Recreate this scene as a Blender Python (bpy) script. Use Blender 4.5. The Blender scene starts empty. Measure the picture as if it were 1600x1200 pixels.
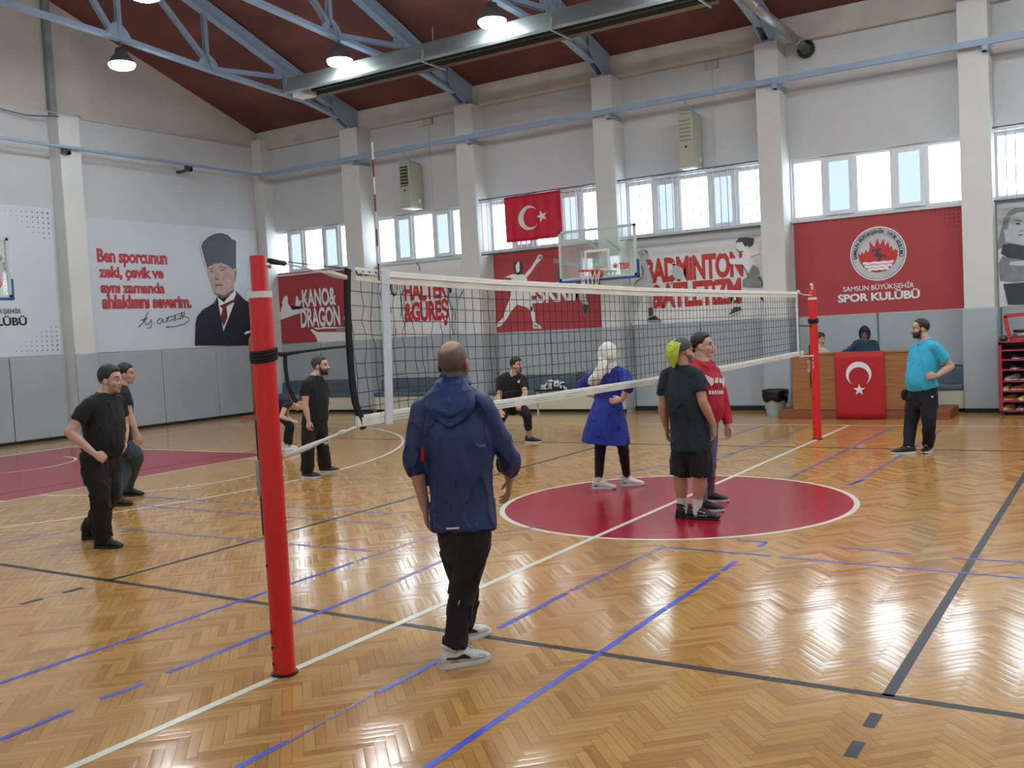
import bpy, math, random
from mathutils import Vector, Matrix, noise
from mathutils.geometry import tessellate_polygon
random.seed(7)
S = bpy.context.scene
COL = S.collection
V = Vector
# ---------------------------------------------------------------- camera
CP = V((4.01876, -9.28901, 1.82861)); YAW, PIT, ROL, FPX = -0.568, -0.05219, -0.05191, 1525.59
_f = V((math.sin(YAW)*math.cos(PIT), math.cos(YAW)*math.cos(PIT), math.sin(PIT)))
_r0 = V((math.cos(YAW), -math.sin(YAW), 0)); _u0 = _r0.cross(_f)
_r = _r0*math.cos(ROL) + _u0*math.sin(ROL); _u = -_r0*math.sin(ROL) + _u0*math.cos(ROL)
cam = bpy.data.cameras.new('camera'); camo = bpy.data.objects.new('camera', cam); COL.objects.link(camo)
cam.sensor_fit = 'HORIZONTAL'; cam.sensor_width = 36; cam.lens = 36*FPX/1600; cam.clip_start = .05; cam.clip_end = 200
camo.matrix_world = Matrix(((_r.x, _u.x, -_f.x, CP.x), (_r.y, _u.y, -_f.y, CP.y), (_r.z, _u.z, -_f.z, CP.z), (0, 0, 0, 1)))
S.camera = camo
# ---------------------------------------------------------------- overcast sky, daylight through the windows, exposure
SKY = 4.5
w = bpy.data.worlds.new('sky'); S.world = w; w.use_nodes = True
bg = w.node_tree.nodes['Background']; bg.inputs[0].default_value = (.86, .94, 1, 1); bg.inputs[1].default_value = SKY
S.view_settings.view_transform = 'Standard'; S.view_settings.look = 'None'; S.view_settings.exposure = 1.1
S.view_settings.gamma = 1; S.view_settings.use_curve_mapping = False
S.cycles.max_bounces = 8; S.cycles.diffuse_bounces = 5; S.cycles.glossy_bounces = 4; S.cycles.transparent_max_bounces = 12
S.cycles.sample_clamp_indirect = 6
BAYS = [(-16.0, -12.87), (-12.21, -9.27), (-8.75, -5.67), (-5.17, -2.10), (-1.60, 1.50), (2.0, 5.06), (5.56, 8.6), (9.1, 12.1), (12.6, 15.8)]
WZ0, WZ1 = 3.74, 4.92
for sgn in (1, -1):
    for a, b in BAYS:
        L = bpy.data.lights.new('window_daylight', 'AREA'); L.shape = 'RECTANGLE'; L.size = b-a; L.size_y = WZ1-WZ0
        L.cycles.is_portal = True
        o = bpy.data.objects.new('window_daylight', L); COL.objects.link(o)
        o.location = ((a+b)/2, sgn*10.28, (WZ0+WZ1)/2); o.rotation_euler = (-sgn*math.pi/2, 0, 0)
LAMP = 62.0
# ---------------------------------------------------------------- helpers: picking points on known planes
def ray(x, y): return _f*FPX + _r*(x-800) - _u*(y-600)
def onY(x, y, Y): d = ray(x, y); return CP + d*((Y-CP.y)/d.y)
def onX(x, y, X): d = ray(x, y); return CP + d*((X-CP.x)/d.x)
def onZ(x, y, Z=0.): d = ray(x, y); return CP + d*((Z-CP.z)/d.z)
def lin(c):
    if isinstance(c, str): c = [int(c[i:i+2], 16)/255 for i in (0, 2, 4)]
    return tuple(x/12.92 if x <= .04045 else ((x+.055)/1.055)**2.4 for x in c)
# ---------------------------------------------------------------- materials
def _n(t, kind, **k):
    n = t.nodes.new(kind)
    for a, b in k.items():
        if a.startswith('i_'): n.inputs[int(a[2:])].default_value = b
        else: setattr(n, a, b)
    return n
def mat(name, col, rough=.6, metal=0., var=.08, scale=6., bump=0., bscale=40., spec=.5, coat=0., sheen=0., col2=None, stretch=None):
    m = bpy.data.materials.new(name); m.use_nodes = True; t = m.node_tree; b = t.nodes['Principled BSDF']
    c = lin(col) if isinstance(col, str) else col
    c2 = (lin(col2) if isinstance(col2, str) else col2) if col2 else tuple(x*(1-var*2) for x in c)
    tc = _n(t, 'ShaderNodeTexCoord'); mp = _n(t, 'ShaderNodeMapping'); t.links.new(tc.outputs['Object'], mp.inputs[0])
    if stretch: mp.inputs['Scale'].default_value = stretch
    nz = _n(t, 'ShaderNodeTexNoise'); nz.inputs['Scale'].default_value = scale; nz.inputs['Detail'].default_value = 5
    t.links.new(mp.outputs[0], nz.inputs['Vector'])
    rp = _n(t, 'ShaderNodeValToRGB'); rp.color_ramp.elements[0].position = .3; rp.color_ramp.elements[1].position = .7
    rp.color_ramp.elements[0].color = (*c2, 1); rp.color_ramp.elements[1].color = (*c, 1)
    t.links.new(nz.outputs[0], rp.inputs[0]); t.links.new(rp.outputs[0], b.inputs['Base Color'])
    b.inputs['Roughness'].default_value = rough; b.inputs['Metallic'].default_value = metal
    b.inputs['Specular IOR Level'].default_value = spec; b.inputs['Coat Weight'].default_value = coat
    if sheen: b.inputs['Sheen Weight'].default_value = sheen
    if bump:
        n2 = _n(t, 'ShaderNodeTexNoise'); n2.inputs['Scale'].default_value = bscale; n2.inputs['Detail'].default_value = 4
        t.links.new(mp.outputs[0], n2.inputs['Vector'])
        bp = _n(t, 'ShaderNodeBump'); bp.inputs['Strength'].default_value = bump; bp.inputs['Distance'].default_value = .01
        t.links.new(n2.outputs[0], bp.inputs['Height']); t.links.new(bp.outputs[0], b.inputs['Normal'])
    return m
def emis(name, col, st):
    m = bpy.data.materials.new(name); m.use_nodes = True; b = m.node_tree.nodes['Principled BSDF']
    b.inputs['Base Color'].default_value = (.8, .8, .8, 1); b.inputs['Emission Color'].default_value = (*col, 1); b.inputs['Emission Strength'].default_value = st
    return m
def glass(name, tint=(1, 1, 1), refl=.06, rough=.02, dust=0.):
    m = bpy.data.materials.new(name); m.use_nodes = True; t = m.node_tree; t.nodes.clear()
    out = _n(t, 'ShaderNodeOutputMaterial'); tr = _n(t, 'ShaderNodeBsdfTransparent'); gl = _n(t, 'ShaderNodeBsdfGlossy'); mx = _n(t, 'ShaderNodeMixShader')
    tr.inputs[0].default_value = (*tint, 1); gl.inputs['Roughness'].default_value = rough; mx.inputs[0].default_value = refl
    t.links.new(tr.outputs[0], mx.inputs[1]); t.links.new(gl.outputs[0], mx.inputs[2]); last = mx
    if dust:
        df = _n(t, 'ShaderNodeBsdfDiffuse'); df.inputs[0].default_value = (.75, .8, .78, 1); m2 = _n(t, 'ShaderNodeMixShader'); m2.inputs[0].default_value = dust
        t.links.new(mx.outputs[0], m2.inputs[1]); t.links.new(df.outputs[0], m2.inputs[2]); last = m2
    t.links.new(last.outputs[0], out.inputs[0]); return m

# parquet: herringbone planks at 45 degrees, every plank its own tone and a slight tilt; painted lines share the planks' relief
def floor_group():
    g = bpy.data.node_groups.new('herringbone', 'ShaderNodeTree')
    for nm in ('Tone', 'Height', 'Gap'): g.interface.new_socket(nm, in_out='OUTPUT', socket_type='NodeSocketFloat')
    g.interface.new_socket('Grain', in_out='OUTPUT', socket_type='NodeSocketVector')
    N, K = g.nodes, g.links
    def M(op, a, b=None, c=None):
        n = N.new('ShaderNodeMath'); n.operation = op
        for i, x in enumerate((a, b, c)):
            if x is None: continue
            if isinstance(x, (int, float)): n.inputs[i].default_value = x
            else: K.new(x, n.inputs[i])
        return n.outputs[0]
    geo = N.new('ShaderNodeNewGeometry'); sp = N.new('ShaderNodeSeparateXYZ'); K.new(geo.outputs['Position'], sp.inputs[0])
    W = .052; n = 6
    k = 1/(W*math.sqrt(2))
    X = M('MULTIPLY', M('ADD', sp.outputs[0], sp.outputs[1]), k); Y = M('MULTIPLY', M('SUBTRACT', sp.outputs[1], sp.outputs[0]), k)
    fx, fy = M('FLOOR', X), M('FLOOR', Y)
    d = M('SUBTRACT', fx, fy); q = M('FLOOR', M('DIVIDE', d, 2*n)); a = M('SUBTRACT', d, M('MULTIPLY', q, 2*n))
    H = M('LESS_THAN', a, n-.5)
    mix = lambda p, r: M('ADD', M('MULTIPLY', H, p), M('MULTIPLY', M('SUBTRACT', 1, H), r))
    row = mix(fy, M('ADD', fx, 777.3))
    cb = N.new('ShaderNodeCombineXYZ'); K.new(q, cb.inputs[0]); K.new(row, cb.inputs[1]); K.new(H, cb.inputs[2])
    wn = N.new('ShaderNodeTexWhiteNoise'); wn.noise_dimensions = '3D'; K.new(cb.outputs[0], wn.inputs['Vector'])
    across = mix(M('SUBTRACT', Y, fy), M('SUBTRACT', X, fx))
    eH = M('SUBTRACT', M('SUBTRACT', X, fy), M('MULTIPLY', q, 2*n))
    eV = M('SUBTRACT', M('SUBTRACT', M('MULTIPLY', M('ADD', q, 1), 2*n), M('SUBTRACT', fx, Y)), 1)   # 0..n along the upright plank
    along = mix(eH, eV)
    def edge(v, size): return M('MINIMUM', v, M('SUBTRACT', size, v))
    e = M('MINIMUM', edge(across, 1), edge(along, n))
    gap = M('LESS_THAN', e, .03)
    s2 = N.new('ShaderNodeSeparateColor'); K.new(wn.outputs['Color'], s2.inputs[0])
    tilt = M('MULTIPLY', M('SUBTRACT', s2.outputs[0], .5), M('SUBTRACT', across, .5))
    tilt2 = M('MULTIPLY', M('SUBTRACT', s2.outputs[1], .5), M('SUBTRACT', along, n/2))
    cup = M('MULTIPLY', M('POWER', M('ABSOLUTE', M('SUBTRACT', across, .5)), 3), -.9)
    h = M('ADD', M('ADD', M('MULTIPLY', tilt, .55), M('MULTIPLY', tilt2, .30)), cup)
    go = N.new('NodeGroupOutput'); K.new(wn.outputs['Value'], go.inputs[0]); K.new(h, go.inputs[1]); K.new(gap, go.inputs[2]); gv = N.new('ShaderNodeCombineXYZ'); K.new(M('MULTIPLY', along, .35), gv.inputs[0]); K.new(M('MULTIPLY', across, 3.2), gv.inputs[1]); K.new(M('MULTIPLY', wn.outputs['Value'], 97), gv.inputs[2]); K.new(gv.outputs[0], go.inputs[3])
    return g
FG = floor_group()
BUMP_D = .0018
def floor_mat(name, cols, rough=.14, paint=False, spec=.5, wear=0.):
    m = bpy.data.materials.new(name); m.use_nodes = True; t = m.node_tree; b = t.nodes['Principled BSDF']
    g = _n(t, 'ShaderNodeGroup'); g.node_tree = FG; L = t.links.new
    geo = _n(t, 'ShaderNodeNewGeometry')
    nz = _n(t, 'ShaderNodeTexNoise'); nz.inputs['Scale'].default_value = 9 if not paint else 3; nz.inputs['Detail'].default_value = 8; nz.inputs['Roughness'].default_value = .65
    L(geo.outputs['Position'], nz.inputs['Vector'])
    rp = _n(t, 'ShaderNodeValToRGB'); el = rp.color_ramp.elements
    while len(el) < len(cols): el.new(.5)
    for i, c in enumerate(cols): el[i].position = i/(len(cols)-1); el[i].color = (*lin(c), 1)
    if paint: L(nz.outputs[0], rp.inputs[0])
    else:
        ad = _n(t, 'ShaderNodeMath', operation='MULTIPLY_ADD', i_1=.55, i_2=-.20); L(g.outputs['Tone'], ad.inputs[0])
        gz = _n(t, 'ShaderNodeTexNoise'); gz.inputs['Scale'].default_value = 1.6; gz.inputs['Detail'].default_value = 5; gz.inputs['Roughness'].default_value = .6; L(g.outputs['Grain'], gz.inputs['Vector'])
        a1 = _n(t, 'ShaderNodeMath', operation='MULTIPLY_ADD', i_1=.55); L(gz.outputs[0], a1.inputs[0]); L(ad.outputs[0], a1.inputs[2])
        a2 = _n(t, 'ShaderNodeMath', operation='MULTIPLY_ADD', i_1=.3); L(nz.outputs[0], a2.inputs[0]); L(a1.outputs[0], a2.inputs[2])
        L(a2.outputs[0], rp.inputs[0])
    mx = _n(t, 'ShaderNodeMix', data_type='RGBA'); mx.inputs[7].default_value = (*lin('5a4020'), 1) if not paint else (*[x*.45 for x in lin(cols[0])], 1)
    mg = _n(t, 'ShaderNodeMath', operation='MULTIPLY', i_1=.55 if not paint else .35); L(g.outputs['Gap'], mg.inputs[0])
    L(mg.outputs[0], mx.inputs[0]); L(rp.outputs[0], mx.inputs[6]); L(mx.outputs[2], b.inputs['Base Color'])
    bp = _n(t, 'ShaderNodeBump'); bp.inputs['Strength'].default_value = 1; bp.inputs['Distance'].default_value = BUMP_D
    big = _n(t, 'ShaderNodeTexNoise'); big.inputs['Scale'].default_value = 5; big.inputs['Detail'].default_value = 2; L(geo.outputs['Position'], big.inputs['Vector'])
    hs = _n(t, 'ShaderNodeMath', operation='MULTIPLY_ADD', i_1=.15); L(big.outputs[0], hs.inputs[0]); L(g.outputs['Height'], hs.inputs[2])
    L(hs.outputs[0], bp.inputs['Height']); L(bp.outputs[0], b.inputs['Normal'])
    b.inputs['Roughness'].default_value = rough; b.inputs['Specular IOR Level'].default_value = spec
    if wear:
        wz = _n(t, 'ShaderNodeTexNoise'); wz.inputs['Scale'].default_value = 16; wz.inputs['Detail'].default_value = 6; L(geo.outputs['Position'], wz.inputs['Vector'])
        th = _n(t, 'ShaderNodeMath', operation='GREATER_THAN', i_1=wear); L(wz.outputs[0], th.inputs[0]); L(th.outputs[0], b.inputs['Alpha'])
    return m
M = {}
def mk(k, *a, **kw): M[k] = mat(k, *a, **kw)
M['parquet'] = floor_mat('parquet', ['8a5f34', 'a67842', 'b4884d', 'bb9157', 'c49c64'])
M['red_paint'] = floor_mat('red_paint', ['8a0f22', '981428', 'a01a2e'], paint=True, rough=.2, spec=.3)
M['white_line'] = floor_mat('white_line', ['c9c8b4', 'd6d5c4', 'dedccc'], paint=True, rough=.22)
M['black_line'] = floor_mat('black_line', ['202226', '282a2e', '303236'], paint=True, rough=.36, spec=.25)
M['blue_tape'] = floor_mat('blue_tape', ['2f3fa8', '3a4cc0', '4a5cc8'], paint=True, rough=.3, wear=.36)
M['faded_tape'] = floor_mat('faded_tape', ['6a5f90', '74689a', '7d719c'], paint=True, rough=.25, wear=.42)
mk('wall', 'c2c5c6', .85, var=.05, scale=.7, bump=.12, bscale=25)
mk('pillar', 'cbcdca', .8, var=.04, scale=1.2, bump=.1, bscale=25)
mk('gable', 'bfbab2', .85, var=.07, scale=.6, bump=.12, bscale=20)
mk('ledge', 'b9b5ad', .85, var=.1, scale=2, bump=.3, bscale=12)
mk('roof_panel', '74423a', .8, var=.22, scale=.9, bump=.15, bscale=8)
mk('truss_blue', '90a7be', .5, var=.06, scale=3)
mk('rail_blue', '8ba0b8', .5, var=.06, scale=3)
mk('mat_grey', 'a0a9ab', .55, var=.05, scale=1.5, bump=.08, bscale=60)
mk('gap_black', '15161a', .8)  # black put in for the shade in gaps under mats and benches
mk('bench_blue', '54626f', .5, var=.06, scale=3, bump=.1, bscale=40)
mk('cream', 'c9c5ab', .6, var=.05, scale=2)
mk('pvc', 'd3d8dc', .35, var=.02)
mk('sill', 'c8cac8', .5, var=.04)
mk('steel_bar', 'b9bec4', .35, metal=.3, var=.05)
mk('dark_rod', '4d5358', .4, metal=.5)
mk('red_banner', 'a83a3c', .6, var=.05, scale=1.2, bump=.08, bscale=3)
mk('white_banner', 'c6cdd4', .6, var=.03, scale=.8, bump=.08, bscale=3)
mk('grey_banner', 'dfe1e1', .6, var=.08, scale=1.1)
mk('print_white', 'e0e2e2', .6, var=.02)
mk('print_red', 'c0322f', .6, var=.03)
mk('print_text_red', 'b83a44', .6, var=.05, scale=5)
mk('print_black', '17181c', .6)
mk('print_navy', '191c28', .6, var=.1)
mk('print_hat', '4b4d5a', .6, var=.08, scale=5)
mk('print_skin', 'c4a79c', .6, var=.1, scale=6, col2='a98a80')
mk('print_skin_dark', '7e5f59', .6)
mk('print_maroon', '6e1f28', .6, var=.1)
mk('print_grey', '8b8f91', .6, var=.15, scale=5)
mk('print_lightgrey', 'bfc4c6', .6, var=.12, scale=3)
mk('print_darkgrey', '3f4347', .6, var=.15, scale=5)
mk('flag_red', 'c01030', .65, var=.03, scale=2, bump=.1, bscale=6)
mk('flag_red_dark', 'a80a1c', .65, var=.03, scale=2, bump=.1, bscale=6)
mk('flag_white', 'dadada', .6)
mk('post_red', 'cf1f22', .35, var=.04, scale=2)
mk('white_plastic', 'd8d8d2', .4)
mk('galvanised', 'a5abac', .35, metal=.7, var=.1, scale=5)
mk('black_fabric', '0e0f11', .85, bump=.1, bscale=60)
mk('white_rope', 'c9c9c0', .8, bump=.4, bscale=90)
mk('net_tape', 'd8d9d0', .7, var=.05, scale=6)
mk('net_band', 'c6ccd2', .6, var=.05)
mk('net_cord', '0c0d0f', .8)
mk('wood_desk', 'a06a3a', .45, var=.16, scale=3, stretch=(.6, 1, 14), bump=.03, col2='7e4e28')
mk('wood_plinth', '8a4e30', .5, var=.12, scale=3, stretch=(.6, 1, 10), col2='6c3a22')
mk('heater_beige', 'a9ac98', .5, var=.05, scale=4)
mk('dark_metal', '23262a', .5, metal=.3)
mk('heater_steel', '8d9695', .38, metal=.75, var=.12, scale=4, stretch=(.3, 2, 2))
mk('heater_dark', '2e3538', .5, metal=.4)
mk('rim_orange', 'd0491c', .4)
mk('pad_blue', '1f4f96', .5)
mk('board_frame', 'b7c1bc', .4, var=.03)
mk('net_white', 'd6d6d2', .8)
mk('rack_red', '9c2540', .45, var=.05)
mk('frame_red', 'b32a2c', .4)
mk('bag_black', '0b0c0d', .25, bump=.5, bscale=14)
mk('bin_grey', '9aa5a0', .5)
mk('orange_steel', 'b4583a', .45)
mk('lamp_housing', '5a615f', .5, metal=.4)
mk('shoe_yellow', 'b89a28', .6); mk('shoe_orange', 'a85a22', .6); mk('shoe_purple', '46306a', .6); mk('shoe_lime', 'b9bd3a', .6); mk('shoe_black', '17171a', .6); mk('shoe_beige', 'a89c84', .6)
mk('camera_white', 'd0d3d6', .4)
M['window_glass'] = glass('window_glass', (.95, .98, 1), .06, .03)
M['window_glass_tint'] = glass('window_glass_tint', (.32, .345, .36), .08, .05)
M['board_glass'] = glass('board_glass', (.93, .97, .95), .06, .02, dust=.14)
M['lamp_glow'] = emis('lamp_glow', (.90, .96, 1), LAMP)
# ---------------------------------------------------------------- mesh builder and object helpers
class MB:
    def __init__(s): s.v = []; s.f = []; s.m = []
    def add(s, vs, fs, m=0):
        k = len(s.v); s.v += [tuple(v) for v in vs]; s.f += [[k+i for i in f] for f in fs]; s.m += [m]*len(fs); return s
    def box(s, lo, hi, m=0):
        (a, b, c), (d, e, f) = lo, hi
        return s.add([(a, b, c), (d, b, c), (d, e, c), (a, e, c), (a, b, f), (d, b, f), (d, e, f), (a, e, f)],
                     [(0, 3, 2, 1), (4, 5, 6, 7), (0, 1, 5, 4), (1, 2, 6, 5), (2, 3, 7, 6), (3, 0, 4, 7)], m)
    def bar(s, a, b, w, h, up=(0, 0, 1), m=0):
        a, b = V(a), V(b); t = (b-a).normalized(); sd = t.cross(V(up))
        if sd.length < 1e-4: sd = t.cross(V((1, 0, 0)))
        sd.normalize(); u = sd.cross(t); x, y = sd*w/2, u*h/2
        return s.add([a-x-y, a+x-y, a+x+y, a-x+y, b-x-y, b+x-y, b+x+y, b-x+y],
                     [(0, 3, 2, 1), (4, 5, 6, 7), (0, 1, 5, 4), (1, 2, 6, 5), (2, 3, 7, 6), (3, 0, 4, 7)], m)
    def rings(s, rs, m=0, cap=True, closed=False):
        n = len(rs[0]); vs = [p for r in rs for p in r]; fs = []
        for i in range(len(rs)-1 + (1 if closed else 0)):
            j = (i+1) % len(rs)
            for k in range(n): fs.append((i*n+k, i*n+(k+1) % n, j*n+(k+1) % n, j*n+k))
        if cap and not closed: fs += [tuple(range(n-1, -1, -1)), tuple(range((len(rs)-1)*n, len(rs)*n))]
        return s.add(vs, fs, m)
    def tube(s, pts, r, n=8, m=0, closed=False):
        pts = [V(p) for p in pts]; rs = []; pu = None
        for i, p in enumerate(pts):
            if closed: t = (pts[(i+1) % len(pts)]-pts[i-1]).normalized()
            else: t = (pts[min(i+1, len(pts)-1)]-pts[max(i-1, 0)]).normalized()
            if pu is None: pu = t.orthogonal().normalized()
            pu = (pu - t*pu.dot(t)).normalized(); b = t.cross(pu); rr = r[i] if isinstance(r, (list, tuple)) else r
            rs.append([p + (pu*math.cos(2*math.pi*k/n) + b*math.sin(2*math.pi*k/n))*rr for k in range(n)])
        return s.rings(rs, m, closed=closed)
    def cyl(s, a, b, r, n=16, m=0, r2=None): return s.tube([a, b], [r, r if r2 is None else r2], n, m)
    def ball(s, c, ax, nu=16, nv=10, m=0):
        c = V(c); ax = [V(a) for a in ax] if hasattr(ax[0], '__len__') else [V((ax[0], 0, 0)), V((0, ax[1], 0)), V((0, 0, ax[2]))]
        vs = [c-ax[2]]; fs = []
        for j in range(1, nv):
            th = -math.pi/2 + math.pi*j/nv
            vs += [c + (ax[0]*math.cos(2*math.pi*i/nu) + ax[1]*math.sin(2*math.pi*i/nu))*math.cos(th) + ax[2]*math.sin(th) for i in range(nu)]
        vs.append(c+ax[2]); T = len(vs)-1
        for i in range(nu): fs.append((0, 1+(i+1) % nu, 1+i)); fs.append((T, 1+(nv-2)*nu+i, 1+(nv-2)*nu+(i+1) % nu))
        for j in range(nv-2):
            for i in range(nu): a = 1+j*nu; fs.append((a+i, a+(i+1) % nu, a+nu+(i+1) % nu, a+nu+i))
        return s.add(vs, fs, m)
    def poly(s, pts, m=0):
        pts = [V(p) for p in pts]; tr = tessellate_polygon([pts])
        return s.add(pts, [tuple(t) for t in tr], m)
    def build(s, name, mats, parent=None, smooth=False, bevel=0, origin=None, seg=2, solid=0):
        me = bpy.data.meshes.new(name); o = V(origin) if origin is not None else (parent_origin(parent))
        me.from_pydata([tuple(V(v)-o) for v in s.v], [], s.f)
        for k in (mats if isinstance(mats, (list, tuple)) else [mats]): me.materials.append(M[k] if isinstance(k, str) else k)
        me.polygons.foreach_set('material_index', s.m)
        if smooth: me.polygons.foreach_set('use_smooth', [True]*len(s.f))
        me.update(); ob = bpy.data.objects.new(name, me); COL.objects.link(ob)
        if parent: ob.parent = parent
        elif origin is not None: ob.location = origin
        if parent and origin is not None: ob.location = V(origin) - parent_origin(parent)
        if bevel:
            b = ob.modifiers.new('bevel', 'BEVEL'); b.width = bevel; b.segments = seg; b.limit_method = 'ANGLE'
        if solid:
            b = ob.modifiers.new('solid', 'SOLIDIFY'); b.thickness = solid
        return ob
def parent_origin(p):
    if p is None: return V((0, 0, 0))
    return V(p.location) + (parent_origin(p.parent) if p.parent else V((0, 0, 0)))
def thing(name, label, cat, loc, group=None):
    o = bpy.data.objects.new(name, None); COL.objects.link(o); o.location = loc; o.empty_display_size = .1
    return tag(o, label, cat, group)
def tag(o, label, cat, group=None, kind=None):
    o['label'] = label; o['category'] = cat
    if group: o['group'] = group
    if kind: o['kind'] = kind
    return o
def struct(o): o['kind'] = 'structure'; return o
def text_geo(body, bold=0.):
    cu = bpy.data.curves.new('t', 'FONT'); cu.body = body; cu.offset = bold; cu.resolution_u = 3; cu.space_character = 1 - bold*1.2
    ob = bpy.data.objects.new('t', cu); COL.objects.link(ob); dg = bpy.context.evaluated_depsgraph_get()
    me = ob.evaluated_get(dg).to_mesh(); vs = [tuple(v.co) for v in me.vertices]; fs = [tuple(p.vertices) for p in me.polygons]
    ob.evaluated_get(dg).to_mesh_clear(); bpy.data.objects.remove(ob); bpy.data.curves.remove(cu); return vs, fs
_cap = None
def text(mb, body, P, u0, u1, v0, v1, bold=0., m=0, shear=0.):
    """lay lettering so that its width spans u0..u1 and baseline..capital height spans v0..v1 on the plane P(u,v)"""
    global _cap
    if _cap is None: h, _ = text_geo('H'); _cap = max(p[1] for p in h)
    vs, fs = text_geo(body, bold)
    x0 = min(p[0] for p in vs); x1 = max(p[0] for p in vs)
    out = []
    for x, y, z in vs:
        yy = y/_cap; out.append(P(u0+(u1-u0)*(x-x0)/(x1-x0) + shear*yy*(v1-v0), v0+(v1-v0)*yy))
    mb.add(out, fs, m)
# ================================================================ the hall
XL, XR, YB, YF = -16.1, 16.1, 10.1, -10.1
PFY = 9.6
def roofz(y): return 7.5 + .352*(10.3-abs(y))
floor = struct(MB().box((XL-.3, YF-.3, -.2), (XR+.3, YB+.3, 0)).build('floor', 'parquet'))
for nm, sg in (('wall_back', 1), ('wall_front', -1)):
    b = MB(); y0, y1 = sorted((sg*10.1, sg*10.38))
    b.box((XL, y0, 0), (XR, y1, WZ0)); b.box((XL, y0, WZ1), (XR, y1, 7.5))
    ed = [XL] + [e for q in BAYS for e in q] + [XR]
    for i in range(0, len(ed), 2): b.box((ed[i], y0, WZ0), (ed[i+1], y1, WZ1))
    struct(b.build(nm, 'wall'))
for nm, x0, x1 in (('wall_left', XL-.25, XL), ('wall_right', XR, XR+.25)):
    b = MB(); b.box((x0, -10.38, 0), (x1, 10.38, 7.22))
    g = [(-10.38, 7.22), (10.38, 7.22), (10.38, 7.5), (0, roofz(0)+.05), (-10.38, 7.5)]
    b.rings([[(x0, y, z) for y, z in g], [(x1 - (.03 if x0 < 0 else 0), y, z) for y, z in g]], m=1)
    struct(b.build(nm, ['wall', 'gable']))
b = MB()
for sg in (1, -1):
    p = [(sg*10.4, roofz(10.4)), (0, roofz(0)), (0, roofz(0)+.15), (sg*10.4, roofz(10.4)+.15)]
    n = 28
    for i in range(n):
        xa, xb = XL-.3+(XR-XL+.6)*i/n, XL-.3+(XR-XL+.6)*(i+1)/n
        b.rings([[(xa, y, z) for y, z in p], [(xb, y, z) for y, z in p]])
struct(b.build('ceiling', 'roof_panel'))
# ring beams under the eaves
for nm, sg in (('trim_1', 1), ('trim_2', -1)):
    b = MB(); q = [(10.12, 7.14), (9.95, 7.14), (9.9, 7.2), (9.9, 7.62), (10.12, 7.62)]
    b.rings([[(XL, sg*y, z) for y, z in q], [(XR, sg*y, z) for y, z in q]]); struct(b.build(nm, 'ledge'))
PILX = [(-12.83, -12.25), (-9.26, -8.76), (-5.66, -5.18), (-2.09, -1.63), (1.51, 2.0), (5.06, 5.56), (8.6, 9.1), (12.1, 12.6)]
for a, c in PILX:
    struct(MB().box((a, PFY, 0), (c, YB+.02, 7.16)).build('pillar', 'pillar', bevel=.012))
for a, c in ((3.76, 4.27), (-4.4, -3.9)):
    struct(MB().box((XL-.02, a, 0), (XL+.4, c, 7.1)).build('pillar', 'pillar', bevel=.012))
struct(MB().box((XL-.02, 9.72, 0), (XL+.32, YB+.02, 7.4)).build('pillar', 'pillar', bevel=.012))

# ---------------------------------------------------------------- windows: five lights each, two of them casements
def window(nm, a, c, sg, detail=True):
    b = MB(); y = sg*10.2; d = .07
    def bx(x0, x1, z0, z1, t=.035, m=0): b.box((x0, y-t, z0), (x1, y+t, z1), m)
    wd = c-a; fr = .06; n = 5
    xs = [a + wd*t for t in (0, .195, .385, .605, .795, 1)]
    bx(a, c, WZ0, WZ0+.07); bx(a, c, WZ1-.07, WZ1)
    for x in xs: bx(max(a, x-.045), min(c, x+.045), WZ0+.07, WZ1-.07)
    w_ = struct(b.build(nm, 'pvc'))
    for i in range(n):
        x0, x1 = xs[i]+.045, xs[i+1]-.045
        if i in (1, 3):
            s = MB(); ys = y-sg*.045
            for q in ((x0+.06, x1-.06, WZ0+.04, WZ0+.12), (x0+.06, x1-.06, WZ1-.12, WZ1-.04), (x0-.02, x0+.06, WZ0+.04, WZ1-.04), (x1-.06, x1+.02, WZ0+.04, WZ1-.04)):
                s.box((q[0], ys-.03, q[2]), (q[1], ys+.03, q[3]))
            so = s.build('casement', 'pvc', w_)
            if detail: MB().box((x1-.03, ys-sg*.03-.012, 4.22), (x1-.005, ys-sg*.03+.012, 4.36)).build('handle', 'white_plastic', so)
        g = MB().box((x0, y-.006, WZ0+.07), (x1, y+.006, WZ1-.07)).build('pane', 'window_glass_tint' if i in (1, 3) else 'window_glass', w_)
    s = MB().box((a-.01, min(sg*10.02, y), WZ0-.05), (c+.01, max(sg*10.02, y), WZ0)).build('window_sill', 'sill', w_)
k = 1
for sg in (1, -1):
    for a, c in BAYS: window('window_%d' % k, a, c, sg, sg > 0); k += 1

# ---------------------------------------------------------------- court markings (painted on the floor)
def strip(pts, wd, m, z=.0012, nm='court_line', closed=False):
    b = MB(); P = [V((p[0], p[1], 0)) for p in pts]; n = len(P); L = []; R = []
    for i in range(n):
        t = (P[(i+1) % n]-P[i-1]) if closed else (P[min(i+1, n-1)]-P[max(i-1, 0)]); t.normalize(); q = V((-t.y, t.x, 0))*wd/2
        L.append(P[i]+q+V((0, 0, z))); R.append(P[i]-q+V((0, 0, z)))
    b.add(L+R, [(i, (i+1) % n, n+(i+1) % n, n+i) for i in range(n if closed else n-1)])
    return b.build(nm, m, floor)
def arc(cx, cy, r, a0, a1, n=64): return [(cx+r*math.cos(math.radians(a0+(a1-a0)*i/n)), cy+r*math.sin(math.radians(a0+(a1-a0)*i/n))) for i in range(n+1)]
def disc(pts, m, nm, z): b = MB(); b.add([(x, y, z) for x, y in pts], [tuple(range(len(pts)))]); return b.build(nm, m, floor)
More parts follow.
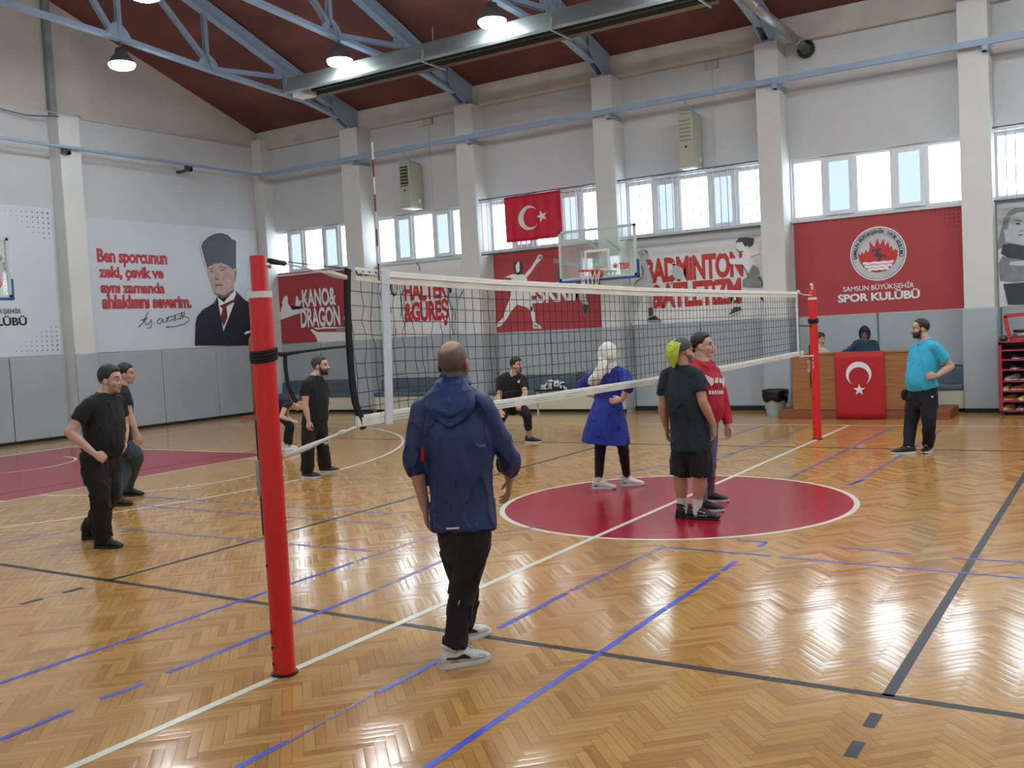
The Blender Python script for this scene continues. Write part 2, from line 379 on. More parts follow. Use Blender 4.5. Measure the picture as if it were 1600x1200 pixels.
disc(arc(0, 0, 1.78, 0, 360)[:-1], 'red_paint', 'centre_circle', .0006)
strip(arc(0, 0, 1.78, 0, 360)[:-1], .055, 'white_line', closed=True, nm='circle_line')
for sg in (-1, 1):
    q = [(sg*14, -2.42), (sg*8.3, -2.3), (sg*8.3, 2.4), (sg*14, 2.42)]
    disc(q[::-1] if sg < 0 else q, 'red_paint', 'key_area', .0006)
    strip(q, .06, 'white_line', nm='key_line'); strip([q[0], q[3]], .06, 'white_line', nm='key_line')
    strip(arc(sg*8.35, 0, 1.8, 90, -90) if sg < 0 else arc(sg*8.35, 0, 1.8, 90, 270), .05, 'white_line', nm='free_throw_arc')
    strip(arc(sg*12.5, 0, 1.25, 90, -90) if sg < 0 else arc(sg*12.5, 0, 1.25, 90, 270), .05, 'white_line', nm='basket_arc')
    A = math.degrees(math.asin(6.5/6.9)); a3 = arc(sg*12.42, 0, 6.9, A, -A) if sg < 0 else arc(sg*12.42, 0, 6.9, 180-A, 180+A)
    strip([(sg*14.05, 6.5)]+a3+[(sg*14.05, -6.5)], .055, 'white_line', nm='three_point_line')
    strip([(sg*14.05, -7.4), (sg*14.05, 7.4)], .055, 'white_line', nm='end_line')
    strip([(-14.05, sg*7.38), (14.05, sg*7.38)], .055, 'white_line', nm='side_line')
    strip([(-9, sg*4.5), (9, sg*4.5)], .055, 'black_line', nm='volleyball_side_line', z=.0014)
    strip([(sg*3, -4.5), (sg*3, 4.5)], .055, 'black_line', nm='attack_line', z=.0014)
    strip([(sg*9, -4.5), (sg*9, 4.5)], .055, 'black_line', nm='volleyball_end_line', z=.0014)
    for s2 in (-1, 1):
        for y in (4.82, 5.16): strip([(sg*3, s2*(y-.09)), (sg*3, s2*(y+.08))], .055, 'black_line', nm='attack_dash')
strip([(0, -7.4), (0, 7.4)], .055, 'white_line', nm='centre_line', z=.0018)
def tape(x0, y0, x1, y1, m='blue_tape', wd=.04):
    n = max(2, int(math.hypot(x1-x0, y1-y0)/.35)); rr = random.Random(int(x0*100+y0*7))
    strip([(x0+(x1-x0)*i/n+rr.uniform(-.006, .006), y0+(y1-y0)*i/n+rr.uniform(-.006, .006)) for i in range(n+1)], wd, m, z=.0022, nm='floor_tape')
tape(-1.41, -7, -1.46, -3.3); tape(-1.46, -3.3, -1.47, -2, 'faded_tape'); tape(-.95, -1.94, -.68, -1.45, 'faded_tape')
tape(-.61, -6.9, -.64, -6.38); tape(-.64, -6.21, -.63, -5.94); tape(-.65, -5.78, -.67, -4.96); tape(-.66, -4.78, -.7, -3.9); tape(-.7, -3.85, -.78, -2.97, 'faded_tape')
tape(.69, -6.8, .7, -6.17); tape(.7, -6.17, .68, -5.5, 'faded_tape', .02); tape(.68, -5.5, .67, -4.9); tape(.66, -4.33, .66, -3.5); tape(.66, -3.5, .71, -1.9, 'faded_tape')
tape(1.45, -7, 1.45, -4.77); tape(1.45, -4.77, 1.44, -2.58); tape(1.44, -2.5, 1.43, -2.19); tape(1.44, -1.68, 1.44, -1.48); tape(1.21, -1.49, 1.44, -1.48, wd=.03)
tape(.76, -1.92, 1.63, -1.94, wd=.03); tape(1.7, -1.95, 3.4, -1.99, wd=.03); tape(2.03, -1.48, 2.56, -1.53, wd=.03); tape(2.86, -1.56, 3.4, -1.52, wd=.03); tape(1.37, 1.41, 1.48, 1.84, wd=.03)
for q in ((.66, 1.7, .74, 7.1), (1.44, 1.43, 1.51, 6.8), (-.72, 2.2, -.61, 7.1), (-1.48, 4.6, -1.43, 7.24), (-6.59, -1.46, -2.6, -1.43), (-6.01, -1.95, -2.2, -1.9), (-1.48, 1.54, -.7, 3.73), (-5.6, -4.3, -5.3, -2.9), (-4.9, -3.0, -1.6, -2.9)):
    tape(*q, m='faded_tape', wd=.05)

# ---------------------------------------------------------------- roof trusses
def truss(xc, lab):
    t = thing('roof_truss', lab, 'truss', (xc, 0, 7.1), 'roof trusses')
    for sg in (1, -1):
        q = lambda y, z: (xc, sg*y, z)
        b = MB(); zc = lambda y: roofz(y)-.17
        b.bar(q(9.95, zc(9.95)-.1), q(0, zc(0)), .2, .05, (1, 0, 0)); b.bar(q(9.95, zc(9.95)-.1+.0), q(0, zc(0)), .05, .26, (1, 0, 0)) if 0 else None
        b = MB(); a, e = V(q(10.0, zc(10)-.05)), V(q(0, zc(0)))
        b.bar(a, e, .26, .06, (1, 0, 0)); b.bar(a+V((0, 0, .13)), e+V((0, 0, .13)), .03, .18, (1, 0, 0)); b.bar(a-V((0, 0, .13)), e-V((0, 0, .13)), .03, .18, (1, 0, 0))
        b.build('top_chord', 'truss_blue', t)
        b = MB(); pts = [(9.25, 7.42), (8.2, 7.62), (5.4, 7.78), (3.1, 7.96), (0, 8.1)]
        for (y0, z0), (y1, z1) in zip(pts, pts[1:]):
            b.bar(q(y0, z0), q(y1, z1), .11, .03, (1, 0, 0)); b.bar(q(y0, z0-.05), q(y1, z1-.05), .02, .15, (1, 0, 0))
        b.build('bottom_chord', 'truss_blue', t)
        b = MB(); pl = [(9.98, 7.16), (9.62, 7.16), (9.1, 7.44), (9.0, 7.55), (9.0, 7.9), (10.0, 7.62)]
        for dx in (-.1, .07): b.rings([[(xc+dx, sg*y, z) for y, z in pl], [(xc+dx+.03, sg*y, z) for y, z in pl]])
        b.box((xc-.1, min(sg*9.62, sg*9.98), 7.15), (xc+.1, max(sg*9.62, sg*9.98), 7.2))
        b.build('haunch_plate', 'truss_blue', t)
        webs = [((7.55, 7.66), (7.55, zc(7.55))), ((5.35, 7.8), (7.4, 8.02)), ((5.25, 7.8), (5.25, zc(5.25))), ((5.4, 7.8), (3.2, zc(3.2))),
                ((3.12, 7.96), (3.12, zc(3.12))), ((3.0, 7.96), (1.2, zc(1.2)))]
        for (y0, z0), (y1, z1) in webs:
            w_ = MB()
            for dx in (-.05, .03): w_.bar((xc+dx, sg*y0, z0), (xc+dx, sg*y1, z1), .09, .02, (1, 0, 0))
            w_.bar((xc, sg*y0, z0), (xc, sg*y1, z1), .02, .09, (1, 0, 0)); w_.build('web_member', 'truss_blue', t)
        for y0, z0, y1 in ((5.3, 7.82, 5.3), (3.1, 7.98, 3.1), (7.5, 8.1, 7.5)):
            g_ = MB(); pl = [(y0-.32, z0-.04), (y0+.32, z0-.06), (y0+.2, z0+.13), (y0+.05, z0+.26), (y0-.1, z0+.26), (y0-.25, z0+.12)]
            g_.rings([[(xc-.02, sg*y, z) for y, z in pl], [(xc+.02, sg*y, z) for y, z in pl]]); g_.build('gusset_plate', 'truss_blue', t)
    MB().bar((xc, 0, 8.05), (xc, 0, roofz(0)-.2), .09, .09, (1, 0, 0)).build('king_post', 'truss_blue', t)
PCX = [(a+c)/2 for a, c in PILX]
for x, l in zip(PCX[:5], ('steel roof truss nearest the left end wall', 'second steel roof truss from the left, landing left of the hanging flag',
        'third steel roof truss from the left, landing on the pillar behind the glass backboard', 'fourth steel roof truss from the left, alongside the silver flue pipe', 'steel roof truss furthest right, over the pillar beside the red club banner')):
    truss(x, 'blue '+l)
# ---------------------------------------------------------------- floodlights under the trusses
def lamp(x, y, z, lab, ztop):
    t = thing('high_bay_lamp', lab, 'lamp', (x, y, z), 'high bay lamps')
    prof = [(.0, .30), (.10, .30), (.12, .2), (.16, .15), (.25, .03), (.25, 0)]
    b = MB(); n = 24
    b.rings([[(x+max(r, .002)*math.cos(2*math.pi*i/n), y+max(r, .002)*math.sin(2*math.pi*i/n), z+h) for i in range(n)] for r, h in prof], cap=False)
    b.build('lamp_housing', 'lamp_housing', t, smooth=True)
    d_ = MB(); d_.rings([[(x+r*math.cos(2*math.pi*i/28), y+r*math.sin(2*math.pi*i/28), z+h) for i in range(28)] for r, h in ((.245, .02), (.25, -.02), (.225, -.07), (.14, -.105), (.03, -.115))]); d_.build('lamp_diffuser', 'lamp_glow', t, smooth=False)
    MB().cyl((x, y, z+.29), (x, y, ztop), .02, 8).build('lamp_stem', 'lamp_housing', t)
VIS = {(0, 3.13): 'bright round lamp under the leftmost roof truss, above the quotation banner', (1, 5.47): 'bright round lamp by the left end of the long radiant heater', (2, 5.47): 'bright round lamp above the middle of the long radiant heater',
    (1, 1.0): 'round lamp at the very top edge of the photo, under the second truss'}
for i, x in enumerate(PCX):
    for y in ((3.13, -3.13) if i == 0 else (5.47, 1.0, -3.5)):  # lamps out of view continue the rows, added to brighten the hall
        lamp(x, y, 7.46 if i == 0 or y == 1.0 else 7.33, VIS.get((i, y), 'added unseen round lamp, above the near and right parts of the court'), 7.78 if y > 4 else 7.95)
# ---------------------------------------------------------------- radiant tube heater and its flue
t = thing('radiant_heater', 'long grey tube radiant heater hanging under the roof trusses', 'heater', (-6, 6, 7.1))
prof = [(5.72, 7.02), (5.70, 7.06), (5.82, 7.34), (6.18, 7.36), (6.36, 7.08), (6.40, 7.02), (6.42, 7.05), (6.2, 7.39), (5.8, 7.37), (5.67, 7.05), (5.69, 7.0)]
b = MB(); b.rings([[(x, y, z) for y, z in prof] for x in (-10.75, -1.6)]); b.build('reflector_hood', 'heater_steel', t)
ln = [(5.73, 7.03), (5.83, 7.33), (6.17, 7.345), (6.35, 7.07), (6.34, 7.06), (6.16, 7.335), (5.84, 7.32), (5.74, 7.02)]
b = MB(); b.rings([[(x, y, z) for y, z in ln] for x in (-10.74, -1.61)]); b.build('hood_dark_inside', 'heater_dark', t)  # dark shell added so the inside of the hood looks shaded
b = MB(); b.cyl((-10.5, 5.9, 7.16), (-1.7, 5.9, 7.16), .055, 12); b.cyl((-10.5, 6.2, 7.16), (-1.7, 6.2, 7.16), .055, 12); b.build('burner_tube', 'heater_dark', t, smooth=True)
MB().box((-10.85, 6.0, 7.02), (-10.45, 6.32, 7.2)).build('burner_box', 'white_plastic', t, bevel=.02)
for x in (-7.15, -4.35, -1.75):
    b = MB(); b.bar((x, 5.66, 7.0), (x, 6.42, 7.0), .03, .03); b.bar((x, 5.66, 7.0), (x, 5.7, 7.22), .03, .03); b.bar((x, 6.05, 7.38), (x, 6.05, 7.72), .015, .015); b.build('hanger', 'galvanised', t)
t = thing('flue_pipe', 'silver flue pipe slanting across the ceiling to the top of the window wall', 'pipe', (-1.2, 10.1, 7.0))
A_, B_ = V((-1.2, 10.06, 6.98)), V((-1.5, 7.45, 7.34)); b = MB(); b.cyl(A_, B_+(B_-A_)*.2, .09, 20); b.build('pipe', 'galvanised', t, smooth=True)
for s in (.2, .55, .9): q = A_.lerp(B_, s); d_ = (B_-A_).normalized()*.03; MB().cyl(q-d_, q+d_, .1, 20).build('clamp_ring', 'galvanised', t, smooth=True)
MB().tube([A_+V((.0+.14*math.cos(a), -.06, .14*math.sin(a))) for a in [i*math.pi/8 for i in range(16)]], .035, 6, closed=True).build('wall_collar', 'dark_metal', t, smooth=True)
# ---------------------------------------------------------------- blue gas rail running round the walls
t = thing('gas_rail', 'blue painted pipe rail running along the window wall above the heaters', 'pipe', (0, 9.45, 6.36))
b = MB(); b.box((XL+.5, 9.42, 6.31), (XR, 9.48, 6.42)); b.box((XL+.5, 9.49, 6.36), (XR, 9.52, 6.40)); b.build('rail', 'rail_blue', t)
for a, c in PILX: b = MB(); b.box((c-.08, 9.4, 6.22), (c+.02, 10.0, 6.3)); b.box((c-.09, 9.45, 6.22), (c-.02, 9.6, 6.32)); b.build('bracket', 'rail_blue', t)
t = thing('gas_rail', 'blue painted pipe rail running along the left end wall above the portrait banner', 'pipe', (XL+.5, 4, 6.4))
MB().box((XL+.46, -10, 6.36), (XL+.52, 9.5, 6.42)).build('rail', 'rail_blue', t)
for y in (3.9, 7.2, -3): b = MB(); b.box((XL, y-.04, 6.24), (XL+.52, y+.04, 6.3)); b.box((XL+.42, y-.14, 6.24), (XL+.52, y+.04, 6.36)); b.build('bracket', 'dark_rod', t)
tag(MB().box((XL, 3.80, 7.1), (XL+.12, 3.95, roofz(3.9)-.02)).build('downpipe', 'print_grey', origin=(XL+.06, 3.87, 7.1)), 'grey boxed pipe rising up the gable above the left pillar', 'pipe')
# dust-coloured cable runs on the end wall
for pts, l in (([(-15.66, 3.3, 7.15), (-15.7, 3.75, 7.12), (-15.69, 4.25, 7.17), (-16.07, 4.6, 7.18), (-16.07, 9.6, 7.2)], 'thin pale cable clipped along the foot of the gable'),
        ([(-16.07, 1.0, 7.35), (-16.05, 2.4, 7.12), (-15.9, 3.2, 7.02), (-15.68, 3.78, 7.05)], 'thin dark cable drooping to the pillar on the left end wall')):
    tag(MB().tube(pts, .012, 6).build('cable', 'dark_rod' if 'dark' in l else 'ledge', origin=pts[0]), l, 'cable')
# ---------------------------------------------------------------- wall heaters
def wall_heater(x0, lab, cable_lab, dark):
    t = thing('wall_heater', lab, 'heater', (x0, 9.8, 5.0)); x1 = x0+.31; z0, z1 = 5.0, 6.08; y0 = 9.55
    b = MB(); pf = [(y0, z0), (y0, z1-.03), (y0+.05, z1), (YB-.12, z1-.02), (YB-.03, z1-.2), (YB-.03, z0+.03)]
    b.rings([[(x0, y, z) for y, z in pf], [(x1, y, z) for y, z in pf]]); b.build('casing', 'heater_beige', t, bevel=.015)
    MB().box((x0+.04, y0-.004, z0+.5), (x1-.04, y0+.012, z1-.1)).build('grille_opening', 'dark_metal' if dark else 'heater_beige', t)
    for i in range(6):
        z = z0+.53+i*.078; b = MB(); b.bar((x0+.04, y0-.02, z), (x1-.04, y0-.02, z+(.0 if dark else 0)), .045, .008, (0, .5, 1)); b.build('louvre', 'heater_beige', t)
    MB().cyl((x0+.16, y0-.02, z0+.4), (x0+.16, y0+.01, z0+.4), .025, 12).build('thermostat_knob', 'dark_metal', t)
    MB().box((x1, y0+.28, z0+.12), (x1+.025, y0+.38, z0+.2)).build('gas_valve', 'white_plastic', t)
    MB().box((x0+.01, y0+.02, z0-.03), (x1-.01, YB-.06, z0+.01)).build('bottom_tray', 'white_plastic', t)
    tag(MB().tube([(x0-.1, 9.47, 6.33), (x0-.09, 9.5, 6.22), (x0+.02, 9.6, 6.13), (x0+.12, 9.68, 6.07)], .014, 6).build('gas_hose', 'heater_beige', origin=(x0, 9.5, 6.1)), 'short gas hose looping into the '+cable_lab, 'hose')
    tag(MB().tube([(x1-.12, 9.47, 6.33), (x1-.1, 9.52, 6.2), (x1-.02, 9.7, 6.1), (x1-.0, 10.0, 6.06)], .014, 6).build('gas_hose', 'rail_blue', origin=(x1, 9.5, 6.1)), 'curved gas hose behind the top of the '+cable_lab, 'hose')
    c = MB(); c.box((x1+.24, YB-.025, 5.0), (x1+.265, YB-.003, 6.98)); c.box((x1+.12, YB-.07, 6.98), (x1+.4, YB-.003, 7.12), 1)
    tag(c.build('conduit', ['wall', 'ledge'], origin=(x1+.25, YB, 5)), 'pale cable conduit and junction box above the '+cable_lab, 'conduit')
wall_heater(-10.94, 'beige gas wall heater with black open louvres, left of the large hanging flag', 'left wall heater', True)
wall_heater(-3.7, 'beige gas wall heater with closed louvres, above the badminton banner', 'right wall heater', False)
# ---------------------------------------------------------------- padded mats and benches
def pad(lo, hi, lab, cat='wall mat'):
    t = thing('wall_mat', lab, cat, ((lo[0]+hi[0])/2, (lo[1]+hi[1])/2, lo[2]), 'grey wall mats')
    MB().box(lo, hi).build('cover', 'mat_grey', t, bevel=.025, seg=3)
    return t
def gap_strip(lo, hi, nm='dark_gap_back'): struct(MB().box(lo, hi).build(nm, 'gap_black'))  # black strip standing in for the shaded gap above the floor
ys = [-2.6, -.8, .9, 2.45, 3.7]; XM = XL+.07
for i, (a, c) in enumerate(zip(ys, ys[1:])): pad((XL+.005, a+.006, .06), (XM, c-.006, 1.86), ('grey padded mat under the white club banner, left of the pillar' if i == 3 else 'grey padded mat at the left edge of the photo' if i == 2 else 'grey padded mat on the end wall, outside the photo'))
pad((XL+.38, 3.74, .06), (XL+.45, 4.29, 1.86), 'grey padded mat wrapping the pillar on the left end wall')
ys = [4.3, 6.3, 7.98, 9.68]
for (a, c), l in zip(zip(ys, ys[1:]), ('under the quotation, behind the two black-shirted men', 'under the signature, right of the two black-shirted men', 'under the portrait, next to the corner')):
    pad((XL+.005, a+.006, .06), (XM, c-.006, 1.86), 'grey padded mat '+l)
gap_strip((XL, -3, 0), (XL+.05, 9.7, .06), 'dark_gap_left')
names = ['right of the canoe banner', 'left of the fencing banner', 'under the glass backboard', 'behind the grey waste bin', 'between the desk and the red rack', 'far right, out of frame', 'second out of frame on the right', 'third out of frame on the right']
for (a, c), l in zip(PILX, names):
    if a > 6: continue
    pad((a-.04, PFY-.06, .07), (c+.04, PFY-.005, 1.85), ('grey padded mat on the pillar '+l)); gap_strip((a-.02, PFY-.05, 0), (c+.02, PFY-.005, .07))
    for xa, xb, s in ((a-.045, a-.004, 'left'), (c+.004, c+.045, 'right')): pass
    o = MB().box((c+.003, PFY-.005, .07), (c+.045, YB-.07, 1.85)).build('wall_mat', 'mat_grey', bevel=.015, origin=(c, 9.9, .07)); tag(o, 'grey side mat, right flank of the pillar '+l, 'wall mat', 'grey wall mats')
BN = [(-15.74, -12.9, 'under the canoe banner'), (-12.2, -9.32, 'under the weightlifting banner'), (-8.7, -5.72, 'under the fencing banner'), (-1.56, 1.46, 'behind the officials desk')]
for a, c, l in BN:
    t = thing('padded_bench', 'long bench with dark blue cushions and cream front, '+l, 'bench', ((a+c)/2, 9.8, 0))
    MB().box((a, 9.64, .07), (c, 9.7, .40)).build('front_panel', 'cream', t, bevel=.005)
    MB().box((a, 9.6, .40), (c, 9.93, .50)).build('seat_cushion', 'bench_blue', t, bevel=.03, seg=3)
    MB().box((a, 9.93, .42), (c, 10.02, .80)).build('back_cushion', 'bench_blue', t, bevel=.03, seg=3)
    MB().box((a, 9.7, .0), (c, 9.78, .40)).build('bench_base', 'gap_black', t)
    m_ = (a+c)/2 + (.0)
    for q, r, s in ((a, m_-.01, 'left'), (m_+.01, c, 'right')):
        pad((q, 10.03, .82), (r, 10.095, 1.85), 'grey padded %s mat behind the bench %s' % (s, l))
for q, r, s in ((-5.14, -3.6, 'left'), (-3.58, -2.14, 'right')): pad((q, 10.03, .09), (r, 10.095, 1.85), 'full-height grey %s mat under the badminton banner' % s)
for q, r, s in ((2.05, 3.5, 'left'), (3.52, 5.0, 'right')): pad((q, 10.03, .09), (r, 10.095, 1.85), 'full-height grey %s mat behind the red rack' % s)
gap_strip((-5.14, 10.02, 0), (-2.14, 10.09, .09)); gap_strip((2.05, 10.02, 0), (5.0, 10.09, .09))
for a, c, l in BN: gap_strip((a, 9.78, 0), (c, 9.8, .06))
# ---------------------------------------------------------------- window grilles
def grille(a, c, lab):
    t = thing('window_grille', lab, 'window bars', ((a+c)/2, 9.66, 3.66), 'window grilles')
    for z, m in ((4.93, 'dark_rod'), (4.88, 'steel_bar'), (3.72, 'steel_bar'), (3.67, 'dark_rod')): MB().bar((a, 9.66, z), (c, 9.66, z), .03, .03).build('rail', m, t)
    n = 21
    for i in range(n): x = a+.06+(c-a-.12)*i/(n-1); MB().cyl((x, 9.66, 3.68), (x, 9.66, 4.92), .011, 6).build('bar', 'steel_bar', t)
grille(-8.72, -5.68, 'steel bar grille over the window with the large flag')
grille(-5.16, -2.1, 'steel bar grille over the window above the badminton banner')
grille(2.02, 5.05, 'steel bar grille over the rightmost window')
# ================================================================ banners, lettering and flags
def wallP(Y0=10.085): return lambda u, v, k=0: (u, Y0-.004*k, v)
def leftP(X0=XL+.03): return lambda u, v, k=0: (X0+.004*k, u, v)
class Print:
    """flat print on a wall plane; pixel outlines picked off the photograph become metres on that plane"""
    def __init__(s, name, label, plane, quad=None, lo=None, hi=None, base='white_banner', ox=0, oy=0, sc=1.):
        s.pl = plane; s.ox, s.oy, s.sc = ox, oy, sc
        s.P = wallP(plane) if plane > 0 else leftP(plane)
        if quad: q = [s.uv(*p) for p in quad]
        else: q = [lo, (hi[0], lo[1]), hi, (lo[0], hi[1])]
        b = MB(); b.rings([[s.P(u, v, -1) for u, v in q], [s.P(u, v, 0) for u, v in q]])
        s.c = V(s.P(*q[0])); s.t = tag(b.build(name, base, origin=s.c), label, 'banner'); s.k = 0
    def uv(s, x, y):
        x, y = s.ox+x/s.sc, s.oy+y/s.sc
        p = onY(x, y, s.pl) if s.pl > 0 else onX(x, y, s.pl)
        return (p.x, p.z) if s.pl > 0 else (p.y, p.z)
    def crop(s, ox, oy, sc): s.ox, s.oy, s.sc = ox, oy, sc
    def shapes(s, name, lst):
        """lst: (material, pixel outline) painted one over the other"""
        ms = []; b = MB()
        for m, pts in lst:
            if m not in ms: ms.append(m)
            s.k += .35; b.poly([s.P(*s.uv(*p), s.k) for p in pts], ms.index(m))
        return b.build(name, ms, s.t)
    def lines(s, name, m, lst, r=.006):
        s.k += .3; b = MB()
        for pts in lst: b.tube([s.P(*s.uv(*p), s.k) for p in pts], r, 5)
        return b.build(name, m, s.t)
    def words(s, body, m, xl, xr, yb, yt, bold=.02, out=None, name='lettering', uvs=None):
        """px: left/right ends, baseline and capital top at the middle of the word"""
        if uvs: u0, u1, v0, v1 = uvs
        else:
            ym = yb; u0, u1 = s.uv(xl, yb)[0], s.uv(xr, yb)[0]; xm = (xl+xr)/2; v0, v1 = s.uv(xm, yb)[1], s.uv(xm, yt)[1]
        if out:
            s.k += .5; b = MB(); text(b, body, lambda u, v: s.P(u, v, s.k), u0-.012, u1+.012, v0, v1, bold+.010); b.build('lettering_edge', out, s.t)
        s.k += .5; b = MB(); text(b, body, lambda u, v: s.P(u, v, s.k), u0, u1, v0, v1, bold); return b.build(name, m, s.t)
    def ring(s, name, m, cu, cv, r0, r1, n=48):
        s.k += .35; A = [(cu+r0*math.cos(2*math.pi*i/n), cv+r0*math.sin(2*math.pi*i/n)) for i in range(n)]; B = [(cu+r1*math.cos(2*math.pi*i/n), cv+r1*math.sin(2*math.pi*i/n)) for i in range(n)]
        b = MB(); b.add([s.P(u, v, s.k) for u, v in A+B], [(i, (i+1) % n, n+(i+1) % n, n+i) for i in range(n)]); return b.build(name, m, s.t)
    def pl_(s, name, lst):
        ms = []; b = MB()
        for m, pts in lst:
            if m not in ms: ms.append(m)
            s.k += .35; b.poly([s.P(u, v, s.k) for u, v in pts], ms.index(m))
        return b.build(name, ms, s.t)
def circ(cu, cv, r, n=40, ry=None): return [(cu+r*math.cos(2*math.pi*i/n), cv+(ry or r)*math.sin(2*math.pi*i/n)) for i in range(n)]
def emblem(p, cu, cv, R):
    p.pl_('emblem_disc', [('print_white', circ(cu, cv, R)), ('print_darkgrey', circ(cu, cv, R*.955)), ('print_lightgrey', circ(cu, cv, R*.935)), ('print_red', circ(cu, cv, R*.70))])
    fl = []                                        # pale sky with red flames rising into it
    top = [(cu+R*.69*math.cos(math.radians(a)), cv+R*.69*math.sin(math.radians(a))) for a in range(8, 173, 6)]
    for i, (x, h) in enumerate(((-.64, -.02), (-.55, .12), (-.5, .0), (-.42, .2), (-.36, .06), (-.28, .24), (-.30, .50), (-.12, .26), (.0, .58), (.08, .3), (.22, .55), (.26, .26), (.38, .42), (.42, .18), (.5, .26), (.54, .04), (.62, .14), (.66, .05))): fl.append((cu+R*x, cv+R*h))
    p.pl_('emblem_sky', [('print_lightgrey', top+fl)])
    bird = [(-.22, .16), (.12, .2), (.14, .12), (.0, .1), (.06, .02), (.2, -.06), (.34, -.1), (.3, -.14), (.12, -.14), (.06, -.32), (.02, -.32), (.02, -.14), (-.12, -.08), (-.24, -.1), (-.1, -.02), (-.04, .06), (-.2, .08)]
    p.pl_('emblem_eagle', [('print_darkgrey', [(cu+R*x, cv+R*y) for x, y in bird])])
    wv = []
    for j, (yy, wd) in enumerate(((-.34, .56), (-.46, .50), (-.57, .38))):
        up = [(cu+R*wd*(-1+2*i/16), cv+R*(yy+.05+.012*math.sin(i*1.3+j))) for i in range(17)]; dn = [(cu+R*wd*(-1+2*i/16)*.95, cv+R*(yy-.045+.012*math.sin(i*1.3+j+1))) for i in range(16, -1, -1)]
        wv.append(('print_white', up+dn))
    p.pl_('emblem_waves', wv)
    s_ = 'SAMSUN BÜYÜKŞEHİR SPOR KULÜBÜ'; n = len(s_); b = MB(); p.k += .4
    h, _ = text_geo('H')
    for i, ch in enumerate(s_):
        if ch == ' ': continue
        a = math.radians(188-196*i/(n-1)); vs, fs = text_geo(ch, .02); sz = R*.185; mx = max(q[0] for q in vs)/2
        ca, sa = math.cos(a-math.pi/2), math.sin(a-math.pi/2)
        b.add([p.P(cu+R*.755*math.cos(a)+(ca*(x-mx)-sa*y)*sz, cv+R*.755*math.sin(a)+(sa*(x-mx)+ca*y)*sz, p.k) for x, y, z in vs], fs)
    b.build('emblem_lettering', 'print_black', p.t)
# red club banner
p = Print('club_banner', 'large red club banner with round white emblem, above the officials desk', 10.07, lo=(-1.58, 1.82), hi=(1.47, 3.71), base='red_banner')
p.crop(1220, 310, 6.6667)
cu, cv = p.uv(1012, 575); R = abs(p.uv(1305, 575)[0]-p.uv(718, 575)[0])/2
emblem(p, cu, cv, R)
p.words('SAMSUN BÜYÜKŞEHİR', 'print_white', 652, 1392, 948, 900, .012)
p.words('SPOR KULÜBÜ', 'print_white', 598, 1452, 1058, 982, .035)
dots = [(1495-.0*i, 330+j*4) for i in range(1) for j in range(1)]
b = MB(); p.k += .4
for i in range(9):
    for j in range(5):
        if i+j*1.6 < 9: b.poly([p.P(u, v, p.k) for u, v in circ(1.40-i*.075, 3.64-j*.075, .018*(1-(i+j)/14), 8)])
for j in range(6, 14): b.poly([p.P(u, v, p.k) for u, v in circ(1.40, 3.64-j*.075, .010, 8)])
b.build('dot_pattern', 'print_maroon', p.t)
# white club banner on the end wall
p = Print('club_banner', 'white club banner with black lettering at the left edge of the photo', XL+.03, lo=(-3.4, 1.87), hi=(3.68, 5.1), base='white_banner')
u1, v0 = p.uv(42.5, 507)[0], p.uv(30, 508)[1]; v1 = p.uv(30, 496.5)[1]; W2 = 1.78
p.words('SPOR KULÜBÜ', 'print_black', 0, 0, 0, 0, .035, uvs=(u1-W2, u1, v0, v1))
u2 = p.uv(32.5, 488)[0]; emblem(p, u1-.86, v0+1.06, .61); a0, a1 = p.uv(20, 489.5)[1], p.uv(20, 483)[1]
p.words('SAMSUN BÜYÜKŞEHİR', 'print_black', 0, 0, 0, 0, .005, uvs=(u2-1.42, u2, a0, a1))
b = MB(); p.k += .4
for i in range(9):
    for j in range(6):
        if i+j*1.4 < 9:
            r_ = .02*(1-(i+j)/15)
            b.poly([p.P(u, v, p.k) for u, v in circ(3.58-i*.12, 4.98-j*.11, r_, 8)]); b.poly([p.P(u, v, p.k) for u, v in circ(3.58-i*.12, 1.98+j*.1, r_, 8)])
b.build('dot_pattern', 'print_darkgrey', p.t)
# portrait banner with quotation
p = Print('portrait_banner', 'pale banner with a red quotation and a portrait of a man in a tall hat', XL+.03, lo=(4.35, 1.87), hi=(9.66, 4.96), base='white_banner')
p.crop(0, 340, 6.6667)
for body, xl, xr, yb, yt in (('Ben sporcunun', 1018, 1738, 470, 345), ('zeki, çevik ve', 1035, 1700, 625, 515), ('aynı zamanda', 1052, 1712, 782, 680), ('ahlaklısını severim.', 1068, 1990, 938, 815)):
    p.words(body, 'print_text_red', xl, xr, yb, yt, .032, out='print_maroon')
p.crop(0, 350, 2.6667)
p.lines('signature', 'print_black', [[(575, 430), (590, 415), (618, 365)], [(582, 402), (600, 398), (612, 390), (598, 408), (612, 420), (622, 412), (628, 398), (632, 412), (626, 432), (612, 434)], [(640, 416), (641, 417)],
    [(652, 412), (656, 400), (668, 392), (676, 398), (668, 412), (655, 414)], [(676, 396), (680, 410), (690, 408), (700, 385), (696, 408), (706, 404), (716, 398), (722, 402), (730, 380), (728, 402), (738, 396), (744, 392), (750, 398), (756, 366), (758, 394), (768, 372)],
    [(690, 392), (735, 378), (770, 366)], [(760, 382), (785, 392), (786, 404), (764, 418), (720, 428), (690, 428), (700, 432)]], .008)
p.crop(220, 340, 6.6667)
hat = [(622, 300), (640, 255), (690, 205), (760, 168), (830, 160), (905, 182), (945, 225), (988, 240), (988, 520), (955, 540), (900, 497), (830, 472), (760, 482), (700, 512), (692, 548), (660, 440)]
